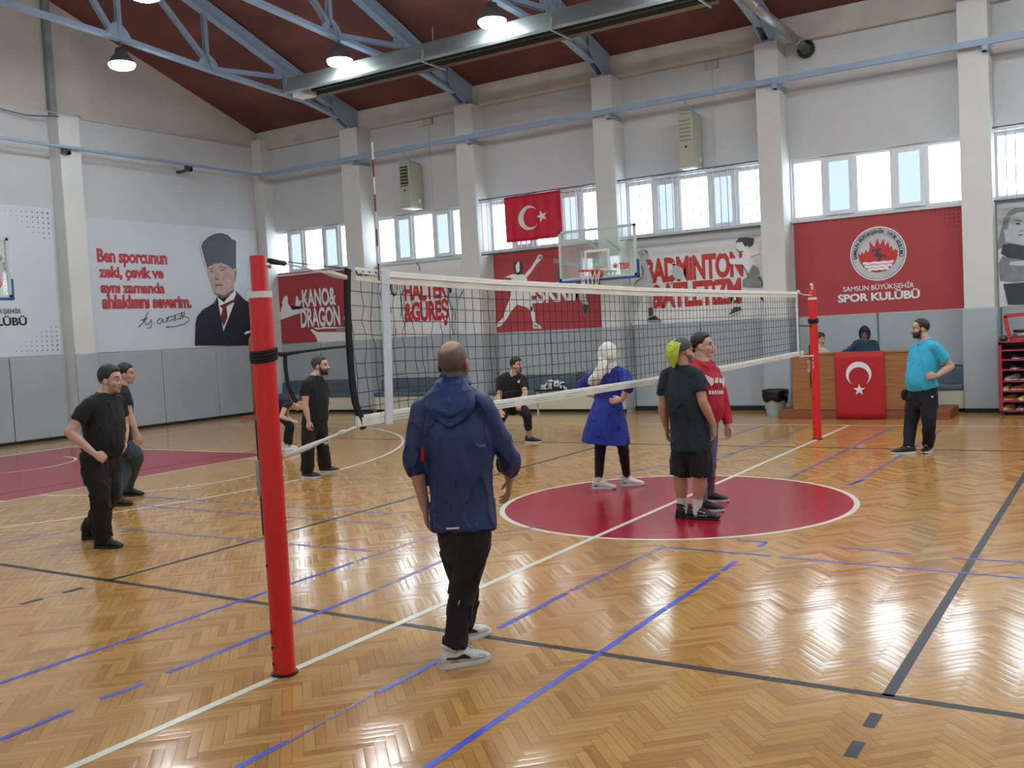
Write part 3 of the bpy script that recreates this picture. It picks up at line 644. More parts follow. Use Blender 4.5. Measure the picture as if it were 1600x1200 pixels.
face = [(695, 545), (700, 600), (722, 645), (745, 725), (762, 782), (800, 820), (850, 840), (905, 815), (958, 775), (965, 690), (985, 655), (1000, 560), (990, 515), (930, 470), (830, 455), (700, 500)]
suit = [(790, 825), (760, 890), (640, 960), (582, 1030), (564, 1110), (558, 1333), (1290, 1333), (1270, 1000), (1190, 915), (1080, 860), (985, 765), (900, 800)]
grow = lambda pts, c, k: [(c[0]+(x-c[0])*k, c[1]+(y-c[1])*k) for x, y in pts]
p.shapes('portrait', [('print_white', grow(hat, (810, 340), 1.06)), ('print_navy', suit), ('print_skin', face), ('print_hat', hat),
    ('print_white', [(800, 895), (968, 888), (855, 1185)]), ('print_white', [(792, 828), (858, 885), (885, 850), (972, 752), (985, 795), (962, 850), (880, 898), (835, 912), (803, 885)]),
    ('print_maroon', [(830, 912), (880, 890), (985, 842), (965, 880), (885, 925), (897, 1040), (856, 1135), (820, 1050), (846, 950), (812, 920)]),
    ('print_skin_dark', [(702, 535), (750, 518), (752, 528), (705, 545)]), ('print_skin_dark', [(788, 522), (830, 508), (882, 520), (880, 532), (830, 522), (790, 532)]),
    ('print_black', [(712, 560), (738, 553), (742, 562), (716, 568)]), ('print_black', [(820, 545), (860, 540), (866, 550), (824, 556)]),
    ('print_skin_dark', [(765, 640), (800, 655), (815, 645), (800, 640), (775, 625), (772, 560), (766, 600)]), ('print_skin_dark', [(760, 705), (800, 690), (850, 700), (845, 712), (800, 706), (765, 716)]),
    ('print_skin_dark', [(965, 560), (985, 570), (980, 620), (970, 640), (975, 600)]), ('print_skin_dark', [(762, 782), (800, 815), (850, 838), (905, 813), (958, 775), (960, 740), (900, 790), (850, 812), (800, 795)]),
    ('print_white', [(1068, 1200), (1095, 1182), (1150, 1178), (1160, 1190), (1100, 1210), (1072, 1222)]), ('print_hat', circ(858, 1250, 8, 8))])
# canoe banner
p = Print('sport_banner', 'red canoe banner with white boats, beside the corner of the hall', 10.07, quad=[(438, 537), (549, 530), (544, 418), (432, 428)], base='red_banner')
p.crop(400, 380, 6.6667)
p.shapes('printed_paddlers', [('print_white', [(240, 720), (330, 700), (440, 690), (520, 670), (540, 690), (440, 735), (250, 800), (240, 760)]), ('print_white', [(285, 580), (300, 550), (325, 548), (335, 590), (330, 625), (360, 660), (390, 720), (260, 720), (262, 640)]),
    ('print_white', [(415, 570), (425, 545), (440, 560), (442, 590), (465, 600), (530, 570), (535, 580), (470, 615), (460, 655), (410, 660)]), ('print_black', [(258, 640), (275, 620), (270, 690)]), ('print_black', [(360, 655), (480, 655), (490, 675), (385, 690)]),
    ('print_white', [(565, 900), (590, 895), (640, 925), (995, 925), (1005, 1020), (650, 1035), (620, 960)]), ('print_white', [(600, 880), (690, 880), (700, 870), (980, 875), (980, 885), (700, 890), (640, 900)]), ('print_grey', [(840, 920), (850, 880), (990, 880), (990, 915)]),
    ('print_white', [(915, 790), (935, 720), (970, 690), (990, 860), (960, 865), (950, 800)]), ('print_white', [(950, 680), (975, 590), (985, 640), (985, 690)])])
p.words('KANO&', 'print_white', 490, 842, 648, 478, .032, out='print_darkgrey'); p.words('DRAGON', 'print_white', 475, 888, 860, 675, .032, out='print_darkgrey')
# weightlifting banner
p = Print('sport_banner', 'white weightlifting and wrestling banner with red words, under the second window', 10.07, lo=(-12.2, 1.86), hi=(-9.3, 3.72), base='grey_banner')
p.crop(560, 380, 6.6667)
p.words('HALTER', 'print_red', 485, 925, 575, 400, .032, out='print_maroon'); p.words('&GÜREŞ', 'print_red', 488, 942, 800, 615, .032, out='print_maroon')
p.shapes('printed_athlete', [('print_darkgrey', [(325, 460), (335, 410), (370, 392), (405, 410), (412, 470), (395, 545), (375, 555), (345, 530)]), ('print_lightgrey', [(345, 450), (375, 415), (400, 440), (402, 500), (385, 530), (355, 510)]), ('print_black', [(325, 640), (335, 650), (348, 720), (332, 725)])])
p.shapes('printed_athlete', [
    ('print_darkgrey', [(915, 430), (950, 415), (972, 450), (975, 510), (955, 530), (935, 480)]), ('print_lightgrey', [(945, 540), (1010, 500), (1060, 560), (1025, 700), (1015, 960), (985, 965), (980, 800), (965, 660)]), ('print_grey', [(965, 640), (1000, 690), (980, 700)])])
p.lines('printed_outlines', 'print_black', [[(425, 380), (445, 410), (430, 470), (445, 520), (455, 620), (450, 700), (490, 860), (490, 1000)], [(480, 480), (440, 570), (470, 690), (440, 760)], [(310, 410), (320, 520), (330, 640)], [(200, 230), (560, 200), (610, 205), (640, 250), (645, 290)],
    [(395, 880), (385, 1000)], [(940, 500), (950, 620), (985, 700), (975, 870), (1000, 965)], [(1040, 420), (1060, 440), (1110, 430)], [(1090, 500), (1050, 580)], [(1010, 720), (1015, 800)]], .008)
# fencing banner
p = Print('sport_banner', 'red fencing banner with two white fencers, under the large hanging flag', 10.07, quad=[(777, 522), (943, 513), (937, 380), (770, 398)], base='red_banner')
p.crop(740, 340, 6.6667)
p.words('ESKRiM', 'print_white', 575, 1175, 868, 680, .032, out='print_darkgrey')
p.shapes('printed_fencer', [('print_white', [(320, 622), (380, 600), (400, 590), (520, 590), (560, 640), (570, 720), (575, 830), (605, 880), (640, 1000), (645, 1090), (700, 1130), (712, 1158), (620, 1155), (620, 1100), (585, 960), (555, 935), (455, 905), (400, 965), (350, 1050), (285, 1130), (240, 1142), (250, 1100), (310, 1040), (340, 940), (388, 820), (395, 700), (395, 630)]),
    ('print_white', [(525, 605), (600, 520), (655, 430), (668, 400), (685, 382), (718, 392), (720, 425), (700, 445), (660, 480), (600, 570), (550, 630)]), ('print_darkgrey', [(410, 520), (425, 465), (465, 448), (505, 460), (522, 520), (505, 590), (460, 600), (425, 580)]), ('print_white', [(440, 500), (465, 455), (480, 470), (480, 560), (450, 575)]), ('print_grey', circ(698, 418, 18, 12)), ('print_darkgrey', [(590, 940), (612, 920), (622, 960), (600, 975)]), ('print_grey', [(620, 1105), (690, 1140), (640, 1140)])])
p.shapes('printed_fencer', [
    ('print_grey', [(830, 440), (850, 420), (880, 432), (930, 425), (1100, 485), (1115, 542), (990, 505), (880, 472), (848, 482)]), ('print_grey', [(1085, 350), (1165, 335), (1180, 540), (1120, 545), (1095, 440)]), ('print_lightgrey', [(1120, 360), (1140, 350), (1150, 530), (1130, 535)]), ('print_grey', [(1195, 420), (1300, 400), (1300, 560), (1200, 560)]),
    ('print_lightgrey', [(1095, 770), (1165, 800), (1202, 900), (1192, 1000), (1165, 1025), (1150, 1010), (1160, 930), (1110, 850)]), ('print_darkgrey', [(1155, 900), (1200, 910), (1185, 1005), (1160, 1020)])])
p.words('www.', 'print_white', 1182, 1300, 338, 322, .02)
# badminton banner
p = Print('sport_banner', 'white badminton and athletics banner with big red words and two athletes', 10.07, lo=(-5.15, 1.86), hi=(-2.12, 3.5), base='grey_banner')
p.crop(960, 340, 6.6667)
p.words('BADMiNTON', 'print_red', 330, 1340, 635, 405, .036, out='print_maroon'); p.words('&ATLETiZM', 'print_red', 398, 1322, 905, 675, .036, out='print_maroon')
p.shapes('printed_badminton_player', [('print_lightgrey', [(245, 350), (290, 325), (345, 350), (358, 420), (330, 440), (270, 425)]), ('print_darkgrey', [(300, 325), (345, 350), (360, 430), (345, 380), (322, 350)]), ('print_lightgrey', [(270, 430), (330, 440), (350, 500), (400, 640), (405, 700), (400, 800), (140, 790), (200, 720), (290, 600), (275, 500)]),
    ('print_lightgrey', [(140, 800), (300, 820), (180, 1140), (150, 1000)]), ('print_lightgrey', [(340, 820), (410, 820), (405, 950), (360, 950)]), ('print_darkgrey', [(355, 940), (405, 935), (408, 1010), (360, 1035)]), ('print_grey', [(350, 1050), (400, 1015), (440, 1020), (500, 1075), (490, 1095), (350, 1090)]), ('print_black', [(355, 1045), (430, 1025), (460, 1060), (360, 1065)]), ('print_lightgrey', circ(665, 575, 60, 20, 68)), ('print_white', [(610, 470), (640, 470), (650, 510), (620, 520)]), ('print_black', circ(628, 490, 14, 8))])
p.shapes('printed_runner', [('print_darkgrey', [(1265, 260), (1300, 212), (1370, 205), (1455, 215), (1450, 280), (1420, 300), (1360, 310), (1340, 260), (1285, 270)]), ('print_white', [(1272, 262), (1335, 255), (1365, 305), (1395, 290), (1390, 380), (1330, 425), (1340, 380), (1300, 345), (1280, 320)]), ('print_white', [(1200, 430), (1330, 420), (1395, 330), (1545, 345), (1545, 365), (1420, 410), (1480, 480), (1500, 560), (1390, 600), (1335, 490), (1210, 485)]),
    ('print_grey', [(1390, 590), (1450, 490), (1500, 520), (1520, 590), (1420, 610)]), ('print_grey', [(1340, 650), (1400, 610), (1530, 610), (1560, 700), (1500, 730), (1340, 720)]), ('print_white', [(1082, 330), (1110, 315), (1160, 370), (1120, 380)]), ('print_darkgrey', [(1195, 1015), (1250, 930), (1320, 930), (1330, 970), (1250, 1010)]), ('print_white', [(1195, 1015), (1330, 965), (1325, 978), (1215, 1022)]), ('print_maroon', [(1490, 795), (1530, 800), (1568, 860), (1560, 885)]), ('print_maroon', [(1250, 860), (1300, 860), (1300, 890), (1255, 890)])])
p.lines('printed_outlines', 'print_black', [[(590, 700), (615, 660), (640, 635)], [(215, 700), (240, 660), (300, 625)], [(285, 505), (310, 560), (300, 600)], [(130, 780), (140, 900), (180, 1140)], [(1335, 490), (1380, 560), (1405, 620)], [(1500, 620), (1550, 670), (1540, 730)], [(1280, 330), (1300, 355), (1350, 355)]], .008)
# black and white photo banner at the right edge
p = Print('photo_banner', 'black and white photo banner of a woman at the right edge', 10.07, lo=(2.02, 1.84), hi=(4.6, 3.62), base='grey_banner')
p.crop(1400, 310, 8)
p.shapes('printed_woman', [('print_lightgrey', [(1270, 60), (1700, 40), (1700, 560), (1270, 600)]), ('print_grey', [(1275, 540), (1330, 330), (1350, 240), (1420, 150), (1500, 115), (1620, 115), (1800, 130), (1800, 400), (1600, 600), (1400, 600), (1275, 640)]), ('print_lightgrey', [(1410, 300), (1440, 220), (1520, 180), (1640, 170), (1760, 230), (1770, 400), (1700, 560), (1590, 590), (1370, 540), (1350, 400), (1400, 380)]),
    ('print_darkgrey', [(1310, 690), (1340, 580), (1420, 565), (1600, 590), (1800, 600), (1850, 760), (1600, 770), (1400, 745)]), ('print_grey', [(1280, 820), (1330, 720), (1420, 750), (1640, 775), (1640, 1040), (1480, 1050), (1300, 1030)]), ('print_lightgrey', [(1410, 830), (1440, 790), (1640, 775), (1800, 790), (1800, 850), (1500, 840)]), ('print_darkgrey', [(1340, 1070), (1600, 1050), (1850, 1060), (1850, 1330), (1400, 1330)]), ('print_white', [(1520, 1045), (1700, 1035), (1700, 1050)]),
    ('print_darkgrey', [(1470, 280), (1510, 265), (1580, 285), (1580, 295), (1510, 278)]), ('print_darkgrey', [(1490, 310), (1540, 305), (1560, 325), (1510, 330)]), ('print_darkgrey', [(1515, 455), (1560, 448), (1600, 455), (1560, 465)]), ('print_grey', [(1530, 400), (1590, 395), (1600, 410), (1550, 408)])])
# the large flag hung in front of the grille
def crescent(b, P, cu, cv, R, m, ang, star=True):
    off = R*.25; r2 = R*.8; n = 40; ca, sa = math.cos(ang), math.sin(ang)
    # crescent outline: outer circle and the smaller shifted inner circle
    x = (R*R - r2*r2 + off*off)/(2*off); a1 = math.acos(max(-1, min(1, x/R))); a2 = math.acos(max(-1, min(1, (x-off)/r2)))
    O = [(R*math.cos(a1+(2*math.pi-2*a1)*i/n), R*math.sin(a1+(2*math.pi-2*a1)*i/n)) for i in range(n+1)]
    I = [(off+r2*math.cos(2*math.pi-a2-(2*math.pi-2*a2)*i/n), r2*math.sin(2*math.pi-a2-(2*math.pi-2*a2)*i/n)) for i in range(n+1)]
    pts = O + I[1:-1]
    b.poly([P(cu+ca*x_-sa*y_, cv+sa*x_+ca*y_) for x_, y_ in pts], m)
    cx, rs = R*1.30, R*.5
    st = [(cx+(rs if i % 2 == 0 else rs*.382)*math.cos(math.pi+math.pi*i/5), (rs if i % 2 == 0 else rs*.382)*math.sin(math.pi+math.pi*i/5)) for i in range(10)]
    b.poly([P(cu+ca*x_-sa*y_, cv+sa*x_+ca*y_) for x_, y_ in st], m)
fy = lambda x, z: 9.635 + .012*math.sin(x*21.5) + .006*math.sin(x*9+z*3)
def flag(name, lab, x0, x1, z0, z1, ybase, m, cu, cv, R, ang, fold=True):
    nx, nz = 48, 10
    yy = (lambda x, z: ybase + .014*math.sin(x*21.5)+.008*math.sin(x*8+z*2.5)) if fold else (lambda x, z: ybase+.004*math.sin(x*9+z*3))
    g = [[(x0+(x1-x0)*i/nx, yy(x0+(x1-x0)*i/nx, z0+(z1-z0)*j/nz), z0+(z1-z0)*j/nz) for i in range(nx+1)] for j in range(nz+1)]
    b = MB(); b.add([p_ for r_ in g for p_ in r_], [(j*(nx+1)+i, j*(nx+1)+i+1, (j+1)*(nx+1)+i+1, (j+1)*(nx+1)+i) for j in range(nz) for i in range(nx)])
    t = tag(b.build(name, m, origin=((x0+x1)/2, ybase, z0), smooth=True, solid=.004), lab, 'flag')
    b = MB(); crescent(b, lambda u, v: (u, v, 0), cu, cv, R, 0, ang)
    # subdivide the device so it follows the cloth
    import bmesh
    bm = bmesh.new(); vs = [bm.verts.new(v) for v in b.v]
    for f in b.f:
        try: bm.faces.new([vs[i] for i in f])
        except ValueError: pass
    bmesh.ops.subdivide_edges(bm, edges=bm.edges[:], cuts=2, use_grid_fill=True)
    bm.verts.index_update(); c = MB(); c.add([(v.co.x, yy(v.co.x, v.co.y)-.009, v.co.y) for v in bm.verts], [[v.index for v in f.verts] for f in bm.faces]); bm.free()
    c.build('crescent_and_star', 'flag_white', t, smooth=False)
    return t
flag('national_flag', 'red flag with white crescent and star hung across the window grille', -7.98, -6.52, 3.88, 4.90, 9.60, 'flag_red', -7.36, 4.38, .27, 0)
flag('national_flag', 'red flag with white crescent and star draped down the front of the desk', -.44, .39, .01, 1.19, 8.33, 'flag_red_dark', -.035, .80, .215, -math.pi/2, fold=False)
# ================================================================ volleyball posts and net
def post(y, lab, near):
    t = thing('volleyball_post', lab, 'net post', (0, y, 0), 'volleyball posts'); sg = -1 if y < 0 else 1
    b = MB(); b.cyl((0, y, 0), (0, y, 2.10), .062, 28); b.build('outer_tube', 'post_red', t, smooth=False, bevel=.0)
    MB().cyl((0, y, 2.09), (0, y, 2.125), .065, 28).build('collar', 'white_plastic', t)
    MB().cyl((0, y, 2.1), (0, y, 2.32 if near else 2.24), .043, 24).build('inner_tube', 'post_red', t)
    if not near: MB().tube([(0, y, 2.22), (0, y, 2.29), (0, y-.01, 2.315), (0, y-.045, 2.315)], .018, 8).build('top_hook', 'white_plastic', t, smooth=True)
    MB().cyl((0, y, 0), (0, y, .012), .075, 28).build('floor_ring', 'dark_metal', t)
    b = MB(); b.box((-.074, y-.028, .78), (-.052, y+.028, 1.42)); b.build('slot_rail', 'dark_metal', t)
    b = MB(); b.box((-.088, y-.035, 1.0), (-.058, y+.035, 1.2)); o = b.build('winch_plate', 'galvanised', t, bevel=.004)
    for z in (1.04, 1.165): MB().cyl((-.105, y-.01, z), (-.085, y-.01, z), .014, 10).build('bolt', 'white_plastic', o)
    for z in (.07, .16, .25, .62):
        a_ = math.radians(250); q = V((.061*math.cos(a_), y+.061*math.sin(a_), z)); d_ = V((math.cos(a_), math.sin(a_), 0)); MB().cyl(q-d_*.004, q+d_*.004, .011, 10).build('screw_hole', 'dark_metal', t)
    b = MB()
    for dz, r_ in ((0, .068), (.018, .069), (.036, .067), (-.012, .066)): b.tube([(r_*math.cos(a), y+r_*math.sin(a), 1.765+dz+.01*math.sin(a)) for a in [i*math.pi/12 for i in range(24)]], .011, 6, closed=True)
    b.build('strap_wrap', 'black_fabric', t, smooth=True)
    e = -sg
    for z in (1.22, 1.16, 1.1): MB().tube([(.0, y+e*.06, z), (0, y+e*.085, z+.005), (0, y+e*.1, z-.012), (0, y+e*.085, z-.03)], .006, 6).build('hook', 'white_plastic', t, smooth=True)
    MB().tube([(0, y+e*.04, 2.27 if near else 2.2), (0, y+e*.075, 2.275 if near else 2.2), (0, y+e*.09, 2.26 if near else 2.19)], .012, 6).build('pulley', 'galvanised', t)
post(-5.5, 'near red volleyball post in front of the man in the navy jacket', True)
post(5.44, 'far red volleyball post in front of the officials desk', False)
N0, N1 = -4.78, 4.62
def ztop(y):
    T = [(-4.78, 2.285), (-4.45, 2.265), (-3.2, 2.235), (-.6, 2.205), (2, 2.20), (4.62, 2.205)]
    for (a, p_), (b_, q_) in zip(T, T[1:]):
        if y <= b_: return p_+(q_-p_)*(y-a)/(b_-a)
    return T[-1][1]
def zbot(y):
    T = [(-4.85, 1.30), (-4.3, 1.31), (-3.2, 1.265), (-.7, 1.25), (2, 1.26), (4.62, 1.29)]
    for (a, p_), (b_, q_) in zip(T, T[1:]):
        if y <= b_: return p_+(q_-p_)*(y-a)/(b_-a)
    return T[-1][1]
t = thing('volleyball_net', 'black volleyball net with white tapes stretched across the hall between the red posts', 'net', (0, 0, 1.2))
def tape_strip(za, zb, y0, y1, th, n=60):
    b = MB(); rs = []
    for i in range(n+1):
        y = y0+(y1-y0)*i/n; a, c = za(y), zb(y); wv = .004*math.sin(i*1.7)
        rs.append([(th+wv, y, a), (th*.6+wv, y, a+.012), (-th*.6+wv, y, a+.012), (-th+wv, y, a), (-th+wv, y, c), (th+wv, y, c)])
    return b.rings(rs)
tape_strip(lambda y: ztop(y)-.012, lambda y: ztop(y)-.082, -4.72, N1, .011).build('top_tape', 'net_tape', t)
MB().tube([(.012, N0+.1+(N1-N0-.1)*i/40, ztop(N0+.1+(N1-N0-.1)*i/40)-.035) for i in range(41)], .008, 6).build('tape_seam', 'net_tape', t)
tape_strip(lambda y: zbot(y)+.055, lambda y: zbot(y), -4.78, N1, .009).build('bottom_tape', 'net_tape', t)
for z_ in (.019, .037): MB().tube([(.0095, -4.7+(N1+4.7)*i/50, zbot(-4.7+(N1+4.7)*i/50)+z_) for i in range(51)], .0035, 5).build('tape_seam', 'print_lightgrey', t)
# cords: 10 cm squares, slack near the loose end
b = MB(); rr = random.Random(3); ny = 94; nz = 10; G = []
for i in range(ny+1):
    y0 = N0+.02+(N1-N0-.02)*i/ny; col = []
    sl = .018*max(.15, 1-i/22)
    for j in range(nz+1):
        f = j/nz; z = zbot(y0)+.03+(ztop(y0)-.06-zbot(y0)-.03)*f
        k = math.sin(math.pi*f)
        col.append(V((rr.uniform(-1, 1)*sl*.6, y0+(rr.uniform(-1, 1)*sl+(.03*(1-f)**2 - .015)*max(0, 1-i/12))*(.3+k), z+rr.uniform(-1, 1)*sl*.25*k)))
    G.append(col)
def cord(a, c, r_):
    d_ = (c-a).normalized(); u_ = d_.cross(V((1, .1, .05))).normalized()*r_; v_ = d_.cross(u_).normalized()*r_
    q = [a+u_, a+v_, a-u_, a-v_, c+u_, c+v_, c-u_, c-v_]; b.add(q, [(0, 1, 5, 4), (1, 2, 6, 5), (2, 3, 7, 6), (3, 0, 4, 7)])
for i in range(ny+1):
    for j in range(nz): cord(G[i][j], G[i][j+1], .0024)
for j in range(1, nz):
    for i in range(ny): cord(G[i][j], G[i+1][j], .0024)
b.build('net_cords', 'net_cord', t)
side = [(0, -4.775, 2.27), (0, -4.79, 2.2), (0, -4.80, 2.05), (0, -4.805, 1.8), (0, -4.80, 1.6), (0, -4.785, 1.46), (0, -4.76, 1.4), (0, -4.73, 1.33), (0, -4.72, 1.285)]
def ribbon(pts, wd, th, ax=(0, 1, 0)):
    b = MB(); rs = []
    for i, p_ in enumerate(pts):
        p_ = V(p_); tt = (V(pts[min(i+1, len(pts)-1)])-V(pts[max(i-1, 0)])).normalized(); sd = V((1, 0, 0)); ww = tt.cross(sd).normalized()*wd/2; sd = sd*th/2
        rs.append([p_-ww-sd, p_+ww-sd, p_+ww+sd, p_-ww+sd])
    return b.rings(rs)
ribbon(side, .045, .02).build('side_strap', 'black_fabric', t, bevel=.004)
ribbon([(0, N1, 2.2), (0, N1, 1.29)], .05, .02).build('side_band', 'net_band', t)
ribbon([(0, N1+.05, 2.18), (0, N1+.05, 1.3)], .025, .015).build('side_strap', 'black_fabric', t)
o = ribbon([(.012, -4.44, 2.28), (.012, -4.45, 2.1), (.012, -4.46, 1.8), (.012, -4.475, 1.5), (.012, -4.49, 1.29)], .075, .008).build('antenna_sleeve', 'net_band', t)
for y0, s0 in ((-4.44, 'n'),): MB().box((-.02, y0-.05, ztop(y0)-.09), (.02, y0+.04, ztop(y0)+.005)).build('velcro_loop', 'net_band', t, bevel=.006)
b = MB(); x_ = .02
A0, A1 = V((.03, -4.525, 2.2)), V((.03, -4.515, 3.06))
for i in range(8): b.cyl(A0.lerp(A1, i/8), A0.lerp(A1, (i+1)/8), .0052, 8, m=(i+1) % 2)
b.build('antenna', ['white_plastic', 'print_maroon'], t)
b = MB(); b.tube([(0, -5.42, 2.295), (0, -5.3, 2.285)], .016, 8); b.build('tension_spring', 'dark_metal', t, smooth=True)
MB().tube([(0, -5.3, 2.285), (0, -4.95, 2.235), (0, -4.78, 2.225)], [.005, .006, .008], 6).build('top_rope', 'white_rope', t)
MB().tube([(0, -4.97, 2.24), (0, -4.9, 2.23), (0, -4.8, 2.215)], [.012, .02, .016], 8).build('rope_knot', 'white_rope', t, smooth=True)
MB().tube([(.0, -5.4, 2.3), (0, -4.9, 2.275), (0, -4.78, 2.27)], .003, 5).build('top_wire', 'net_cord', t)
MB().tube([(0, -5.44, 1.782), (0, -5.36, 1.775), (0, -5.2, 1.785), (0, -4.95, 1.797), (0, -4.805, 1.80)], [.011, .013, .008, .008, .009], 6).build('middle_strap', 'black_fabric', t, smooth=True)
ribbon([(0, -5.34, 1.785), (0, -5.345, 1.7), (0, -5.335, 1.6), (0, -5.30, 1.53), (0, -5.275, 1.5)], .022, .008).build('loose_strap_end', 'black_fabric', t)
MB().tube([(0, -5.4, 1.2), (0, -5.32, 1.215), (0, -5.22, 1.232), (0, -5.05, 1.262), (0, -4.9, 1.285), (0, -4.74, 1.31)], [.008, .016, .018, .010, .010, .007], 8).build('bottom_rope', 'white_rope', t, smooth=True)
MB().tube([(0, -5.08, 1.255), (.0, -5.06, 1.235), (0, -5.03, 1.245), (0, -5.05, 1.27)], .009, 6).build('rope_knot', 'white_rope', t, smooth=True)
MB().tube([(0, -4.96, 1.275), (0, -4.92, 1.285), (0, -4.88, 1.29)], [.01, .017, .01], 6).build('rope_knot', 'white_rope', t, smooth=True)
b = MB()
for i in range(7): y0 = -4.70+i*.006; b.tube([(.014, -4.72+.03*i, 2.245+.012*(-1)**i), (.015, -4.70+.03*i, 2.232), (.014, -4.68+.03*i, 2.24)], .004, 5)
b.build('cord_whipping', 'net_cord', t)
MB().tube([(0, N1, 2.19), (0, 5.0, 2.16), (0, 5.38, 2.155)], .01, 6).build('top_rope', 'white_rope', t); MB().tube([(0, N1+.05, 2.19), (0, N1+.1, 2.2)], .03, 8).build('rope_knot', 'white_rope', t)
MB().tube([(0, N1+.05, 1.72), (0, 5.38, 1.70)], .009, 6).build('middle_strap', 'black_fabric', t); MB().tube([(0, N1, 1.3), (0, N1+.2, 1.275), (0, 5.38, 1.255)], .013, 6).build('bottom_rope', 'white_rope', t); MB().box((-.03, N1+.1, 1.26), (.03, N1+.17, 1.36)).build('rope_knot', 'white_rope', t, bevel=.01)
# ================================================================ officials desk
t = thing('officials_desk', 'wood-grain officials desk with a flag down its front, on a low plinth', 'desk', (0, 8.6, 0))
b = MB(); b.box((-1.49, 8.37, 0), (1.42, 9.3, .17)); b.build('plinth', 'wood_plinth', t, bevel=.008)
MB().box((-1.21, 8.36, .17), (1.0, 8.40, 1.15)).build('front_panel', 'wood_desk', t, bevel=.004)
MB().box((-1.21, 8.40, .17), (-1.17, 8.7, 1.10)).build('side_panel', 'wood_desk', t); MB().box((.96, 8.40, .17), (1.0, 8.7, 1.10)).build('side_panel', 'wood_desk', t)
MB().box((-1.17, 8.40, .74), (.96, 8.66, .78)).build('worktop', 'wood_desk', t); MB().box((-1.12, 8.34, 1.15), (1.02, 8.62, 1.185)).build('counter_top', 'wood_desk', t, bevel=.006)
# waste bin with a black liner
t = thing('waste_bin', 'grey waste bin with a black liner beside the officials desk', 'bin', (-1.72, 8.95, 0))
b = MB(); b.rings([[(-1.72+r*math.cos(a), 8.95+r*math.sin(a), z) for a in [i*math.pi/14 for i in range(28)]] for z, r in ((0, .165), (.02, .17), (.34, .20), (.46, .21))]); b.build('bin_body', 'bin_grey', t, smooth=False)
b = MB(); rs = []
for z, r in ((.29, .212), (.33, .232), (.40, .238), (.47, .243), (.50, .235), (.505, .215), (.44, .19)):
    rs.append([(-1.72+(r+.012*math.sin(i*2.3+z*40)+.006*math.sin(i*5.1))*math.cos(i*math.pi/20), 8.95+(r+.012*math.sin(i*2.3+z*40))*math.sin(i*math.pi/20), z+.02*math.sin(i*.9)*(1 if z < .4 else .2)) for i in range(40)])
b.rings(rs, cap=False); b.build('bin_liner', 'bag_black', t, smooth=True, solid=.004)
b = MB(); b.ball((-1.56, 9.0, .36), (.07, .05, .15), 12, 8); b.build('liner_tail', 'bag_black', t, smooth=True)
# ================================================================ basketball hoops
def hoop(loc, ang, lab, arm):
    t = thing('basketball_hoop', lab, 'basketball hoop', loc); c, s = math.cos(ang), math.sin(ang); ox, oy, oz = loc
    Q = lambda x, y, z: V((ox+c*x-s*y, oy+s*x+c*y, oz+z))
    def bx(lo, hi):
        b = MB(); b.box(lo, hi); b.v = [tuple(Q(*v)) for v in b.v]; return b
    bx((-.88, -.012, .02), (.88, .0, 1.03)).build('glass_board', 'board_glass', t)
    b = MB()
    for lo, hi in (((-.9, -.03, 0), (.9, .02, .05)), ((-.9, -.03, 1.0), (.9, .02, 1.05)), ((-.9, -.03, 0), (-.85, .02, 1.05)), ((.85, -.03, 0), (.9, .02, 1.05))): b.box(lo, hi)
    b.v = [tuple(Q(*v)) for v in b.v]; b.build('board_frame', 'board_frame', t)
    b = MB()
    for lo, hi in (((-.295, -.017, .15), (.295, -.013, .2)), ((-.295, -.017, .55), (.295, -.013, .6)), ((-.295, -.017, .2), (-.245, -.013, .55)), ((.245, -.017, .2), (.295, -.013, .55))): b.box(lo, hi)
    b.v = [tuple(Q(*v)) for v in b.v]; b.build('target_square', 'flag_white', t)
    b = MB()
    for lo, hi in (((-.94, -.045, -.05), (.94, .035, .0)), ((-.94, -.045, -.05), (-.9, .035, .33)), ((.9, -.045, -.05), (.94, .035, .33))): b.box(lo, hi)
    b.v = [tuple(Q(*v)) for v in b.v]; b.build('edge_padding', 'pad_blue', t, bevel=.012)
    b = MB(); b.tube([Q(.225*math.cos(a), -.375+.225*math.sin(a), .15) for a in [i*math.pi/16 for i in range(32)]], .012, 8, closed=True)
    b.add([Q(-.12, -.03, .02), Q(.12, -.03, .02), Q(.12, -.03, .16), Q(-.12, -.03, .16), Q(-.08, -.16, .135), Q(.08, -.16, .135), Q(.08, -.16, .16), Q(-.08, -.16, .16)], [(0, 1, 2, 3), (4, 7, 6, 5), (0, 4, 5, 1), (3, 2, 6, 7), (0, 3, 7, 4), (1, 5, 6, 2)])
    b.build('rim', 'rim_orange', t, smooth=False)
    b = MB()
    for k in range(12):
        for s_ in (1, -1):
            b.tube([Q((.22-.09*q)*math.cos(2*math.pi*(k+s_*.5*q*2)/12), -.375+(.22-.09*q)*math.sin(2*math.pi*(k+s_*.5*q*2)/12), .14-.4*q) for q in (0, .25, .5, .75, 1)], .006, 5)
    b.build('hoop_net', 'net_white', t)
    b = MB(); Pp = lambda u, v: tuple(Q(u, -.02, v)); text(b, 'TBF', Pp, .49, .74, .16, .27, .03); b.build('board_lettering', 'print_red', t)
    b = MB(); b.poly([Pp(*q) for q in circ(.41, .225, .062, 24)]); b.poly([tuple(V(Pp(*q))+(Q(0, -.002, 0)-Q(0, 0, 0))) for q in circ(.415, .225, .036, 20)], 1); b.build('board_emblem', ['flag_white', 'print_red'], t)
    b = MB()
    for p_, q_ in arm: b.bar(Q(*p_), Q(*q_), .07, .07)
    b.build('support_arm', 'board_frame', t)
